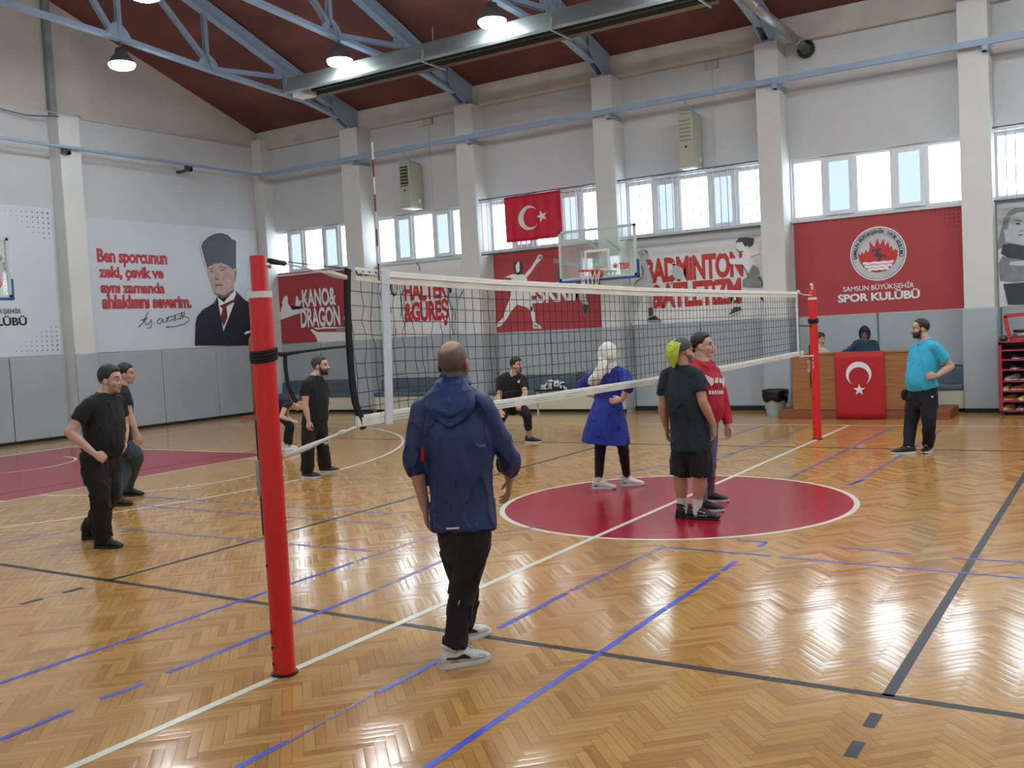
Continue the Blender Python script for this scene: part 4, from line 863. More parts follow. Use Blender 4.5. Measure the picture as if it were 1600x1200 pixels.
hoop((-5.37, 8.98, 2.87), 0, 'glass basketball backboard with orange rim in front of the window wall', [((-.25, .02, .3), (-.25, .62, .3)), ((.25, .02, .3), (.25, .62, .3)), ((-.25, .3, .3), (.25, .3, .3)), ((-.25, .02, .8), (-.25, .62, .6)), ((.25, .02, .8), (.25, .62, .6))])
hoop((-12.8, -.22, 2.92), math.pi/2, 'glass basketball backboard at the left edge of the photo, before the white banner', [((-.25, .02, .3), (-.25, 3.2, 1.2)), ((.25, .02, .3), (.25, 3.2, 1.2)), ((-.25, .02, .9), (-.25, 3.2, 1.25)), ((.25, .02, .9), (.25, 3.2, 1.25))])
# ================================================================ orange frame in the corner, security camera
t = thing('steel_frame', 'orange steel frame standing in the corner beside the near post', 'frame', (-15.0, 8.3, 0))
MB().tube([(-15, 8.32, 2.02), (-15, 8.24, 2.08), (-15, 8.19, 2.0), (-15, 8.2, 1.6), (-15, 8.21, .06)], .035, 10).build('upright', 'orange_steel', t, smooth=True)
MB().bar((-15, 7.75, .05), (-15, 8.9, .05), .06, .06).build('foot_bar', 'orange_steel', t); MB().tube([(-15, 8.23, 1.9), (-14.95, 8.12, 1.85), (-14.95, 8.1, 1.75)], .02, 8).build('hook', 'orange_steel', t)
t = thing('security_camera', 'small white security camera left of the first window', 'camera', (-15.75, 9.55, 4.0))
MB().box((-15.8, 9.58, 4.02), (-15.68, 9.72, 4.12)).build('mount', 'camera_white', t, bevel=.01); MB().ball((-15.72, 9.52, 4.0), (.06, .06, .06)).build('dome', 'camera_white', t, smooth=True); MB().cyl((-15.71, 9.47, 3.97), (-15.71, 9.45, 3.965), .03, 12).build('lens', 'print_black', t)
tag(MB().tube([(-15.74, 9.705, 4.12), (-15.74, 9.705, 5.5), (-15.74, 9.705, 7.1)], .012, 6).build('cable', 'wall', origin=(-15.74, 9.7, 4.1)), 'white cable running up the corner pillar from the security camera', 'cable')
# ================================================================ things left on the benches
def cloth(name, lab, cat, c, rx, ry, h, mats, seed, fr=9.):
    b = MB(); n = 26; rs = []; rr = random.Random(seed)
    nu = 40; nv = 14; vs = []
    b.ball(c, (rx, ry, h), nu, nv); out = []
    for v in b.v:
        d_ = V(v)-V(c); k = 1+.5*noise.noise(V((d_.x*fr+seed, d_.y*fr, d_.z*fr))); q = V(c)+d_*k; q.z = max(q.z, c[2]-h*.25); out.append(tuple(q))
    b.v = out
    for i, f in enumerate(b.f):
        m_ = sum((V(b.v[j]) for j in f), V())/len(f); b.m[i] = 1 if len(mats) > 1 and noise.noise(m_*14+V((seed, 0, 0))) > -.02 else 0
    return tag(b.build(name, mats, origin=(c[0], c[1], c[2]-h*.25), smooth=True), lab, cat)
cloth('jacket', 'crumpled white and black jacket on the bench behind the woman in the white headscarf', 'jacket', (-7.0, 9.75, .545), .33, .13, .17, ['shoe_black', 'flag_white'], 5)
cloth('backpack', 'dark grey backpack leaning on the bench beside the crumpled jacket', 'bag', (-6.28, 9.77, .58), .2, .13, .27, ['print_darkgrey'], 8, 5.)
cloth('cap', 'small white cap lying on the bench left of the bending man', 'cap', (-9.0-.15, 9.72, .53), .1, .08, .1, ['flag_white'], 3, 4.) if 0 else None
cloth('towel', 'small white towel left on the bench between the bald man and the bending man', 'towel', (-8.42, 9.72, .535), .11, .08, .10, ['flag_white'], 3, 5.)
t = thing('metal_stand', 'slim metal stand in front of the bench beside the bending man', 'stand', (-6.95, 8.9, 0))
MB().cyl((-6.95, 8.9, 0), (-6.95, 8.9, .55), .022, 10).build('leg', 'heater_beige', t); MB().box((-7.0, 8.86, .53), (-6.6, 8.95, .57)).build('top_bar', 'dark_metal', t)
# ================================================================ shoe rack at the right edge
t = thing('shoe_rack', 'red metal rack full of shoes at the right edge of the photo', 'rack', (2.6, 9.2, 0))
RX0, RX1, RY0, RY1 = 2.09, 3.3, 9.05, 9.45
for x in (RX0, RX1-.05):
    MB().box((x, RY0, .08), (x+.05, RY1, 1.24)).build('side_panel', 'rack_red', t)
RZ = [.08, .24, .41, .58, .77, .94, 1.10, 1.215]
for z in RZ: MB().box((RX0+.05, RY0, z-.012), (RX1-.05, RY1, z+.015)).build('shelf', 'rack_red', t)
MB().box((RX0, RY0, 1.2), (RX1, RY1, 1.25)).build('top_panel', 'rack_red', t); MB().box((RX0+.05, RY1-.02, .1), (RX1-.05, RY1, 1.2)).build('back_panel', 'dark_metal', t)
for x in (RX0+.06, RX1-.06): MB().cyl((x, RY0+.05, 0), (x, RY0+.05, .07), .03, 10).build('caster', 'dark_metal', t); MB().cyl((x, RY1-.05, 0), (x, RY1-.05, .07), .03, 10).build('caster', 'dark_metal', t)
def rack_shoe(x, z, m, lab, ang, s=1.):
    prof = [(-.12, .03, .07), (-.1, .042, .10), (-.04, .045, .105), (.03, .045, .085), (.1, .05, .065), (.15, .042, .05), (.175, .015, .03)]
    R_ = []
    for yy, hw, zt in prof: R_.append([(hw*math.cos(a)*s, yy*s, (.5*zt+.5*zt*math.sin(a))*s) for a in [i*math.pi/6 for i in range(12)]])
    b = MB(); b.rings(R_); c, sn = math.cos(ang), math.sin(ang); y0 = 9.24
    f = lambda v: (x+c*v[0]-sn*v[1], y0+sn*v[0]+c*v[1], z+v[2])
    b.v = [f(v) for v in b.v]; tt = thing('shoe', lab, 'shoe', (x, y0, z), 'shoes on the red rack')
    b.build('upper', m, tt, smooth=True)
    b = MB(); b.rings([[f((q[1]*sg_*s*1.05, q[0]*s, 0)) for q, sg_ in [(p_, 1) for p_ in prof]+[(p_, -1) for p_ in prof[::-1]]], [f((q[1]*sg_*s*1.05, q[0]*s, .018*s)) for q, sg_ in [(p_, 1) for p_ in prof]+[(p_, -1) for p_ in prof[::-1]]]]); b.build('sole', 'flag_white', tt)
for x, zi, m, l, a in ((2.22, 0, 'shoe_yellow', 'yellow shoe with a white sole at the left of the bottom shelf', 2.6), (2.42, 0, 'shoe_purple', 'purple shoe on the bottom shelf of the red rack', 2.9), (2.58, 0, 'shoe_orange', 'orange shoe on the bottom shelf at the photo edge', 3.3),
        (2.24, 1, 'shoe_orange', 'orange shoe lying at the left of the second shelf', 2.0), (2.46, 1, 'shoe_lime', 'lime green shoe on the second shelf of the red rack', 2.7), (2.41, 2, 'shoe_orange', 'tan orange shoe on the third shelf of the red rack', 1.9), (2.62, 2, 'shoe_black', 'black shoe on the third shelf at the photo edge', 2.2), (2.2, 2, 'shoe_yellow', 'yellow shoe at the left of the third shelf', 2.9),
        (2.3, 3, 'shoe_beige', 'beige shoe at the left of the fourth shelf', 2.3), (2.5, 3, 'shoe_black', 'black shoe on the fourth shelf at the photo edge', 2.8), (2.34, 4, 'shoe_black', 'dark shoe deep in the fifth shelf', 2.9), (2.38, 5, 'shoe_black', 'dark shoe deep in the sixth shelf', 2.8)):
    rack_shoe(x, RZ[zi]+.016, m, l, a)
t = thing('bench_frame', 'red metal frame lying on top of the shoe rack', 'frame', (2.2, 9.2, 1.25))
b = MB(); fr = [(2.27, 1.28), (2.19, 1.68), (2.9, 1.72), (2.95, 1.30)]
for (x0, z0), (x1, z1) in zip(fr, fr[1:]+fr[:1]): b.bar((x0, 9.15, z0), (x1, 9.15, z1), .06, .06, (0, 1, 0))
b.build('frame_tube', 'frame_red', t)
for i, (z, m, l) in enumerate(((1.27, 'shoe_black', 'lowest black plate of the stack on top of the shoe rack'), (1.33, 'galvanised', 'silver plate in the middle of the stack on top of the shoe rack'), (1.39, 'shoe_black', 'topmost dark plate of the stack on top of the shoe rack'))):
    tag(MB().rings([[(2.48+.02*i+(.22+.0*k)*math.cos(a), 9.3+.12*math.sin(a), z+dz) for a in [q*math.pi/10 for q in range(20)]] for dz in (0, .05)]).build('weight_plate', m, origin=(2.4, 9.3, z), bevel=.012), l, 'plate', 'stacked plates')
tag(MB().ball((2.16, 9.2, 1.305), (.07, .09, .055)).build('rolled_cloth', 'print_darkgrey', origin=(2.15, 9.2, 1.25), smooth=True), 'dark rolled cloth at the left end of the rack top', 'cloth')
# ================================================================ people
def skin_mat(name, rough=.5):
    m = bpy.data.materials.new(name); m.use_nodes = True; t = m.node_tree; b = t.nodes['Principled BSDF']
    at = _n(t, 'ShaderNodeAttribute', attribute_name='Col'); nz = _n(t, 'ShaderNodeTexNoise'); nz.inputs['Scale'].default_value = 60
    mx = _n(t, 'ShaderNodeMix', data_type='RGBA', blend_type='MULTIPLY'); mx.inputs[0].default_value = .18
    t.links.new(at.outputs[0], mx.inputs[6]); t.links.new(nz.outputs[1], mx.inputs[7]); t.links.new(mx.outputs[2], b.inputs['Base Color'])
    b.inputs['Roughness'].default_value = rough; b.inputs['Subsurface Weight'].default_value = .06; b.inputs['Subsurface Radius'].default_value = (.01, .004, .002)
    return m
M['skin'] = skin_mat('skin')
def fabric(k, col, **kw): mk(k, col, kw.pop('rough', .85), bump=kw.pop('bump', .25), bscale=kw.pop('bscale', 130), scale=8, **kw)
fabric('tee_black', '0d0e10'); fabric('trouser_black', '101114'); fabric('trouser_navy', '0e1220'); fabric('jeans_grey', '3c4650', bscale=220)
fabric('jacket_navy', '12285a', rough=.55, bump=.12, bscale=50); fabric('jacket_hood', '153066', rough=.55, bump=.12, bscale=50); fabric('tee_slate', '17232b'); fabric('shorts_black', '131418')
fabric('coat_blue', '1b3088'); fabric('scarf_white', 'dcd9cc', bump=.3, bscale=70); fabric('leggings', '0f1015'); fabric('hoodie_red', 'b01830'); fabric('jeans_violet', '6a6480')
fabric('polo_cyan', '36aacc'); fabric('polo_collar', '66a8c4'); fabric('cap_grey', '4c4b56'); fabric('towel_lime', 'b3bf3c', bump=.6, bscale=160); fabric('tee_white', 'cfc9bd'); fabric('anorak_teal', '14384a'); fabric('hood_navy', '141c38')
fabric('sock_white', 'd6d3d0'); fabric('top_navy', '141b2c'); fabric('snood_grey', '596168')
mk('hair_black', '15120f', .55, bump=.5, bscale=90, stretch=(1, 1, .3)); mk('hair_grey', '2c2b2b', .6, bump=.5, bscale=90, stretch=(1, 1, .3), col2='3d3c3b'); mk('hair_brown', '2a1a12', .5, bump=.5, bscale=90, stretch=(1, 1, .3)); mk('beard', '1f1611', .7, bump=.6, bscale=120)
mk('eye_white', '9a928c', .4); mk('eye_dark', '1a120c', .25); mk('shoe_blk', '121316', .6, bump=.2, bscale=80); mk('shoe_dkgrey', '2a3338', .6, bump=.2, bscale=80); mk('shoe_white', 'cfcfca', .6); mk('shoe_blue', '5a7288', .6); mk('shoe_tan', 'c08848', .6)
mk('sole_white', 'd4d2cc', .6); mk('sole_black', '1b1c1f', .7); mk('ring_gold', 'c9a24a', .3, metal=.9); mk('lining_red', 'a8142a', .6)
def cr(P, k=4):
    """Catmull-Rom through a list of tuples/vectors"""
    out = []; n = len(P)
    for i in range(n-1):
        p0, p1, p2, p3 = P[max(i-1, 0)], P[i], P[i+1], P[min(i+2, n-1)]
        for j in range(k):
            t = j/k; out.append(tuple(.5*((2*b_)+(-a_+c_)*t+(2*a_-5*b_+4*c_-d_)*t*t+(-a_+3*b_-3*c_+d_)*t**3) for a_, b_, c_, d_ in zip(p0, p1, p2, p3)))
    out.append(tuple(P[-1])); return out
def limb(mb, pts, rad, side=None, n=16, k=4, caps=(1, 1), pw=2., m=0):
    """rounded tapering tube: pts, (a, b) radii along the side axis and across it"""
    rad = [(r, r) if not hasattr(r, '__len__') else r for r in rad]; pts = [tuple(p) for p in pts]
    sides = None
    if side is not None: sides = [tuple(side)]*len(pts) if not isinstance(side, list) else [tuple(s_) for s_ in side]
    P = [V(p) for p in cr(pts, k)]; Rr = cr(rad, k); SD = [V(s_) for s_ in cr(sides, k)] if sides else None
    rs = []; pu = None; N_ = len(P)
    for i, p in enumerate(P):
        t = (P[min(i+1, N_-1)]-P[max(i-1, 0)]).normalized()
        if SD: s_ = SD[i]-t*SD[i].dot(t)
        else:
            if pu is None: pu = t.orthogonal()
            s_ = pu-t*pu.dot(t)
        s_.normalize(); pu = s_; b_ = t.cross(s_); a_, c_ = max(Rr[i][0], .001), max(Rr[i][1], .001)
        def ring(c, f): 
            o = []
            for q in range(n):
                x, y = math.cos(2*math.pi*q/n), math.sin(2*math.pi*q/n)
                if pw != 2: x, y = math.copysign(abs(x)**(2/pw), x), math.copysign(abs(y)**(2/pw), y)
                o.append(c+s_*x*a_*f+b_*y*c_*f)
            return o
        h = min(a_, c_)
        if i == 0 and caps[0]:
            for f in (.35, .72, .93): rs.append(ring(p-t*h*math.sqrt(1-f*f), f))
        rs.append(ring(p, 1))
        if i == N_-1 and caps[1]:
            for f in (.93, .72, .35): rs.append(ring(p+t*h*math.sqrt(1-f*f), f))
    mb.rings(rs, m)
def fuse(mb, name, mats, parent, voxel=.006, smooth=4, sf=.5, fold=0., ffreq=7., fstretch=(1, 1, .45), seed=0., keepz=None):
    me = bpy.data.meshes.new('tmp'); me.from_pydata(mb.v, [], mb.f); me.update()
    o = bpy.data.objects.new('tmp', me); COL.objects.link(o)
    r = o.modifiers.new('r', 'REMESH'); r.mode = 'VOXEL'; r.voxel_size = voxel
    s_ = o.modifiers.new('s', 'SMOOTH'); s_.factor = sf; s_.iterations = smooth
    dg = bpy.context.evaluated_depsgraph_get(); out = bpy.data.meshes.new_from_object(o.evaluated_get(dg))
    bpy.data.objects.remove(o); bpy.data.meshes.remove(me); out.name = name
    po = parent_origin(parent)
    if fold:
        nr = [v.normal.copy() for v in out.vertices]
        for v, n_ in zip(out.vertices, nr):
            c = v.co; q = V((c.x*ffreq*fstretch[0]+seed, c.y*ffreq*fstretch[1], c.z*ffreq*fstretch[2]+c.x*1.7))
            f = noise.noise(q)*.65 + noise.noise(q*2.3)*.35
            f = (1-abs(f)*2.4) if f > 0 else f*.8
            v.co = c + n_*fold*(f-.35)
    for v in out.vertices: v.co -= po
    out.materials.clear()
    for k in (mats if isinstance(mats, (list, tuple)) else [mats]): out.materials.append(M[k])
    out.polygons.foreach_set('use_smooth', [True]*len(out.polygons)); out.update()
    ob = bpy.data.objects.new(name, out); COL.objects.link(ob); ob.parent = parent
    return ob
def ell(mb, F, c, r, nu=18, nv=12): mb.ball(F(*c), [F(r[0], 0, 0)-F(0, 0, 0), F(0, r[1], 0)-F(0, 0, 0), F(0, 0, r[2])-F(0, 0, 0)], nu, nv)
def sstep(a, b, x): t = max(0, min(1, (x-a)/(b-a))); return t*t*(3-2*t)
def hand(mb, w, d, n_, tv, curl=.5, s=1., spread=1., thumb=.6):
    """w wrist, d hand direction, n_ palm side, tv towards the thumb; five separate bent fingers"""
    d = d.normalized(); n_ = (n_-d*n_.dot(d)).normalized(); tv = (tv-d*tv.dot(d)-n_*tv.dot(n_)).normalized()
    limb(mb, [w-d*.03*s, w+d*.012*s, w+d*.05*s, w+d*.088*s], [(.027*s, .020*s), (.030*s, .018*s), (.040*s, .017*s), (.039*s, .013*s)], tv, 12, 3, pw=2.4)
    for off, ln, sp in ((.030, .074, .10), (.0105, .083, .03), (-.009, .077, -.04), (-.0285, .060, -.12)):
        p = w+d*.085*s+tv*off*s; dirv = (d+tv*sp*spread).normalized(); pts = [p-dirv*.02*s, p]; a = 0
        for f, c in ((.42, .9), (.32, 1.1), (.26, .8)):
            a += curl*c; q = dirv*math.cos(a)+n_*math.sin(a); p = p+q*ln*f*s; pts.append(p)
        limb(mb, pts, [.0088*s, .0088*s, .0082*s, .0076*s, .0066*s], None, 8, 2)
    p = w+d*.022*s+tv*.026*s+n_*.004*s; dirv = (d*.62+tv*.62+n_*.35*thumb).normalized(); pts = [p, p+dirv*.032*s]
    q2 = (d*.85+tv*(.25-.35*curl)+n_*(.2+.4*curl)).normalized(); pts += [pts[-1]+q2*.03*s, pts[-1]+q2*.054*s]
    limb(mb, pts, [.014*s, .0112*s, .0098*s, .0078*s], None, 8, 2)
class Person:
    def __init__(s, label, foot, W=1., skin='c09a86', head_s=1.):
        """foot: photo pixel of the ground point the figure stands on"""
        g = onZ(*foot); s.G = V((g.x, g.y, 0)); a = s.G-CP; a.z = 0; s.a = a.normalized(); s.r = V((s.a.y, -s.a.x, 0)); s.W = W; s.hs = head_s
        s.t = thing('person', label, 'person', s.G, 'people in the hall'); s.skin = lin(skin); s.zones = []; s.J = {}
    def at(s, x, y, d=0.):
        v = ray(x, y); k = ((s.G+s.a*d-CP).dot(s.a))/v.dot(s.a); return CP+v*k
    def dir(s, r, a, z=0.): return (s.r*r+s.a*a+V((0, 0, z))).normalized()
    def joints(s, **k):
        for n_, v in k.items(): s.J[n_] = s.at(*v)
    # ------------------------------------------------ head
    def head(s, c, f, up=None, ears=True, fem=False, beard=None, buzz=None, lips='a06a60', eyes=True, brow='1c1512', open_mouth=False, bw=.8):
        f = f.normalized(); up = (up or V((0, 0, 1))); up = (up-f*up.dot(f)).normalized(); rt = f.cross(up); k = s.hs; C = s.at(*c) if len(c) == 3 and not isinstance(c, V) else c
        F = lambda x, y, z: C+rt*x*k+f*y*k+up*z*k
        s.F = F; s.hf = (C, rt, f, up); b = s.body
        ell(b, F, (0, -.012, .032), (.074, .096, .086)); ell(b, F, (0, .026, -.03), (.061, .064, .080)); ell(b, F, (0, .034, -.073), (.049 if not fem else .043, .05, .038)); ell(b, F, (0, .068, -.098), (.022, .018, .017))
        ell(b, F, (0, .045, .035), (.060, .045, .05))
        for q in (-1, 1):
            ell(b, F, (q*.040, .058, -.026), (.024, .026, .026)); 
            if ears: ell(b, F, (q*.077, -.008, -.008), (.010, .019, .031)); ell(b, F, (q*.074, .002, -.026), (.008, .010, .013))
            limb(b, [F(q*.012, .086, .022), F(q*.032, .083, .027), F(q*.05, .070, .020)], [.009, .010, .008], None, 8, 2)
            ell(b, F, (q*.013, .098, -.034), (.009, .010, .008))
        limb(b, [F(0, .088, .018), F(0, .100, -.008), F(0, .112, -.03)], [.009, .010, .0125], None, 10, 3)
        mo = .006 if open_mouth else 0
        limb(b, [F(-.024, .078, -.060), F(0, .0945, -.056+mo*.5), F(.024, .078, -.060)], [.005, .0068, .005], None, 8, 4)
        limb(b, [F(-.022, .076, -.064-mo), F(0, .091, -.0675-mo), F(.022, .076, -.064-mo)], [.005, .0072, .005], None, 8, 4)
        nb = s.J['neck']; limb(b, [nb-up*.02, nb.lerp(F(0, -.02, -.075), .5), F(0, -.018, -.07), F(0, -.012, -.01)], [(.074*s.W, .070), (.063*s.W, .064), (.059*s.W, .064), (.05, .06)], rt, 16, 3)
        def zone(x, y, z, col):
            if abs(x) < .027 and y > .076 and -.076 < z < -.0525: return lin(lips)
            if open_mouth and abs(x) < .015 and y > .07 and -.066 < z < -.058: return lin('3a1512')
            if brow and .024 < z < .037 and y > .066 and .014 < abs(x) < .052: return lin(brow)
            if beard and y > .0 and z < -.036+.25*max(0, .055-y) and z > -.125 and not (abs(x) < .030 and -.078 < z < -.05 and y > .07):
                w_ = sstep(-.036, -.05, z) if y > .05 else 1; bc = lin(beard); return tuple(col[i]*(1-w_*bw)+bc[i]*w_*bw for i in range(3))
            if buzz: 
                w_ = buzz(x, y, z)
                if w_ > 0: bc = lin('35322f'); return tuple(col[i]*(1-w_)+bc[i]*w_ for i in range(3))
            return col
        s.zones.append(zone)
        if eyes:
            for q in (-1, 1):
                e = MB(); e.ball(F(q*.032, .0765, .004), [rt*.0110*k, f*.0110*k, up*.0075*k], 12, 8); o = e.build('eye', 'eye_white', s.t, smooth=True)
                e = MB(); e.ball(F(q*.032, .0835, .004), [rt*.0072*k, f*.0050*k, up*.0066*k], 10, 6); e.build('iris', 'eye_dark', o, smooth=True)
    def hair(s, m, line, thick=.016, top=.01, seed=0, name='hair', nz=.006, back=0.):
        """shell over the skull; line: hairline height (unit sphere z) at azimuth 0 front, 45, 90 ear, 120, 180 back"""
        C, rt, f, up = s.hf; k = s.hs; az = (0, 35, 55, 70, 92, 120, 180); b = MB(); nu, nv = 56, 40
        b.ball((0, 0, 0), (1, 1, 1), nu, nv); out = []
        for v in b.v:
            x, y, z = v; a = math.degrees(math.atan2(abs(x), y))
            for i in range(6):
                if a <= az[i+1]: L_ = line[i]+(line[i+1]-line[i])*(a-az[i])/(az[i+1]-az[i]); break
            n1 = noise.noise(V((x*5+seed, y*5, z*2.2))); n2 = noise.noise(V((x*14+seed, y*14, z*6)))
            w_ = sstep(L_-.07, L_+.10, z+.10*n2)
            t = thick*(.45+.55*sstep(-.25, .45, z))+top*max(0, z)**2+nz*n1+nz*.6*n2+back*max(0, -y)*max(0, .6-abs(z))
            d_ = t*w_-.014*(1-w_); out.append(tuple(C+rt*k*x*(.074+d_)+f*k*(y*(.096+d_)-.012)+up*k*(z*(.086+d_)+.032)))
        b.v = out; return b.build(name, m, s.t, smooth=True)
    def beard_mesh(s, m='beard', thick=.006, low=-.118, side=True):
        F = s.F; b = MB(); 
        ell(b, F, (0, .034, -.078), (.053+thick, .052+thick, .036+thick)); ell(b, F, (0, .068, -.1), (.027, .022, .02))
        if side:
            for q in (-1, 1): limb(b, [F(q*.066, .010, .0), F(q*.063, .02, -.035), F(q*.05, .04, -.07)], [(.010, .012), (.012, .018), (.016, .02)], None, 10, 3)
        cut = MB(); cut.v, cut.f, cut.m = b.v, b.f, b.m
        o = fuse(b, 'beard', m, s.t, .005, 2, fold=.002, ffreq=40)
        b2 = MB(); limb(b2, [F(-.032, .074, -.062), F(-.016, .094, -.047), F(0, .100, -.045), F(.016, .094, -.047), F(.032, .074, -.062)], [.005, .0065, .006, .0065, .005], None, 8, 3); b2.build('moustache', m, s.t, smooth=True)
        return o
    # ------------------------------------------------ torso, arms, legs
    def arm(s, q, hd=None, palm=None, thumb=None, curl=.5, hs=1., spread=1., forearm=1.):
        J = s.J; S_, E, W_ = J['sh'+q], J['el'+q], J['wr'+q]; b = s.body; w = s.W**.5
        limb(b, [S_, S_.lerp(E, .3), S_.lerp(E, .75), E], [.043*w, .049*w, .044*w, .041*w], None, 14, 3)
        limb(b, [E, E.lerp(W_, .3), E.lerp(W_, .75), W_], [.041*w*forearm, .043*w*forearm, .033*w*forearm, (.029*forearm, .025*forearm)], None, 14, 3)
        hd = hd or (W_-E).normalized(); hand(b, W_+hd*.012, hd, palm, thumb, curl, hs, spread)
    def feet(s, scale=1., base=0., **k):
        """L/R = (ground pixel under the ankle x, y, toe heading right, away)"""
        for q, (x, y, hr, ha) in k.items():
            g = onZ(x, y, base); s.J['foot'+q] = (V((g.x, g.y, base)), (hr, ha)); s.J['an'+q] = V((g.x, g.y, base+.10*scale))
    def torso(s, belly=0., chest=1., lean=None):
        J = s.J; w = s.W; H = (J['hipL']+J['hipR'])/2; N_ = J['neck']; h_ = (J['hipR']-J['hipL']).normalized()*.088*w; J['hipL'], J['hipR'] = H-h_, H+h_; s.H = H; hx = (J['hipR']-J['hipL']).normalized(); sx = (J['shR']-J['shL']).normalized(); sw = (J['shR']-J['shL']).length/2
        ax = (N_-H).normalized(); s.fw = ax.cross(hx) if False else hx.cross(ax)*-1
        fwd = sx.cross(ax)*-1; s.fwd = fwd; Lh = (N_-H).length; s.Lh = Lh; s.ax = ax; s.hx, s.sx = hx, sx
        mid = [H-ax*.06, H, H+ax*Lh*.3, H+ax*Lh*.62, H+ax*Lh*.85, N_]
        if lean: mid[2] += lean*.6; mid[3] += lean; mid[4] += lean*.5
        mid[2] = mid[2]+fwd*belly*.5; s.mid = mid; s.sw = sw; s.sides = [hx, hx, hx.lerp(sx, .3), hx.lerp(sx, .7), sx, sx]
        s.base = [(.105*w, .085*w), (.165*w, .112*w), (.150*w, .108*w+belly*.5), (.172*w*chest, .118*w*chest), (sw*.93, .088*w), (.072*w, .066*w)]
        limb(s.body, mid, [(a_*.84, b_*.80) for a_, b_ in s.base[:4]]+[(s.base[4][0]*.92, s.base[4][1]*.9), s.base[5]], s.sides, 22, 4)
        for q in 'LR': limb(s.body, [N_-ax*.03, N_.lerp(J['sh'+q], .55)-ax*.012, J['sh'+q]], [.060, .052, .042], None, 12, 3)
    def legs(s, thin=1.):
        for q in 'LR':
            J = s.J; h, k_, a_ = J['hip'+q], J['kn'+q], J['an'+q]; w = s.W**.6*thin
            limb(s.body, [h, h.lerp(k_, .35), h.lerp(k_, .8), k_], [.072*w, .074*w, .058*w, .054*w], None, 16, 3)
            cb = (a_-k_).normalized(); limb(s.body, [k_, k_.lerp(a_, .3), k_.lerp(a_, .75), a_], [.055*w, .058*w, .042*w, .038*w], None, 14, 3)
            limb(s.body, [a_, a_-V((0, 0, .045))], [.038, .030], None, 10, 3)
    def shirt(s, m, hem=.10, sleeve=.5, slack=.022, name='t_shirt', cuff=.07, fold=.010, flare=0., seed=0., collar=.012, vox=.008, hemw=1., sl2=None, tr=None, top=1.):
        b = MB(); w = s.W; J = s.J; B = s.base; mid = [s.H-s.ax*hem]+([s.mid[1]] if hem > -.03 else [])+s.mid[2:]+[s.mid[5]+s.ax*.018]; k = slack
        rad = [((B[1][0]+k+flare)*hemw, B[1][1]+k+flare), (B[1][0]+k+flare*.5, B[1][1]+k+flare*.5), (B[2][0]+k*1.1, B[2][1]+k), (B[3][0]+k, B[3][1]+k), (B[4][0]*1.06+k*.5, B[4][1]+k*.7), (B[5][0]+collar, B[5][1]+collar), (B[5][0]+collar*.9, B[5][1]+collar*.9)]; sds = s.sides+[s.sides[5]]
        if hem <= -.03: rad.pop(1); sds = sds[:1]+sds[2:]
        limb(b, mid, rad, sds, 26, 4, caps=(0, 0))
        for q in 'LR':
            S_, E, W_ = J['sh'+q], J['el'+q], J['wr'+q]; fr = sleeve if not isinstance(sleeve, dict) else sleeve[q]
            limb(b, [J['neck']-s.ax*.04, J['neck'].lerp(S_, .55)-s.ax*.012, S_], [.076, .070, .066*w**.5], None, 14, 3)
            if fr <= 1: pts = [S_, S_.lerp(E, fr*.5), S_.lerp(E, fr)]; r_ = [.066*w**.5, (.068*w**.5+cuff)/2+.002, cuff]
            else:
                e2 = E.lerp(W_, fr-1); pts = [S_, S_.lerp(E, .5), E, E.lerp(e2, .6), e2]; r_ = [.068*w**.5, .066, .063, cuff+.008, cuff]
            limb(b, pts, r_, None, 16, 4, caps=(1, 0))
        if tr: tr(b)
        return fuse(b, name, m, s.t, vox, 11, fold=fold, seed=seed)
    def trousers(s, m, hem=1., waist=.10, r0=.105, r1=.085, r2=.075, name='trousers', fold=.009, seed=2., vox=.009, w=None):
        b = MB(); w = w or s.W; J = s.J; B = s.base
        limb(b, [s.H+s.ax*waist, s.H+s.ax*.02, s.H-s.ax*.07], [(B[1][0]*.96+.002, B[1][1]+.002), (B[1][0]+.010, B[1][1]+.012), (B[1][0]*.92, B[1][1]+.0)], s.hx, 24, 3, caps=(0, 1))
        for q in 'LR':
            h, k_, a_ = J['hip'+q], J['kn'+q], J['an'+q]; hm = hem if not isinstance(hem, dict) else hem[q]
            if hm <= .5: e = h.lerp(k_, hm*2); pts = [h, h.lerp(e, .5), e]; r_ = [r0*.86*w**.6, (r0+r1)/2*w**.6, r1]
            else: e = k_.lerp(a_, hm*2-1); pts = [h, h.lerp(k_, .5), k_, k_.lerp(e, .5), e]; r_ = [r0*.9*w**.6, (r0+r1)/2*w**.6, r1, (r1+r2)/2, r2]
            limb(b, pts, r_, None, 18, 4, caps=(1, 0))
        return fuse(b, name, m, s.t, vox, 4, fold=fold, seed=seed)
    def shoe(s, q, m='shoe_blk', sole='sole_white', s_=1., pitch=0., lift=0., base=None, parts=None, high=0.):
        """heading: toe direction in the picture frame (right, away); sole flat on the floor unless lifted"""
        o, heading = s.J['foot'+q]; f = s.dir(*heading); rt = f.cross(V((0, 0, 1))); up = V((0, 0, 1))
        if pitch: f, up = f*math.cos(pitch)+up*math.sin(pitch), up*math.cos(pitch)-f*math.sin(pitch)
        Q = lambda x, y, z: o+rt*x*s_+f*y*s_+up*z*s_
        prof = [(-.082, .018, .070), (-.074, .030, .098+high), (-.045, .037, .110+high), (-.005, .039, .120+high), (.035, .041, .116+high*.5), (.075, .044, .096), (.12, .048, .074), (.165, .045, .060), (.195, .034, .046), (.21, .016, .036)]
        prof = [tuple(p) for p in cr(prof, 3)]
        b = MB(); R_ = []
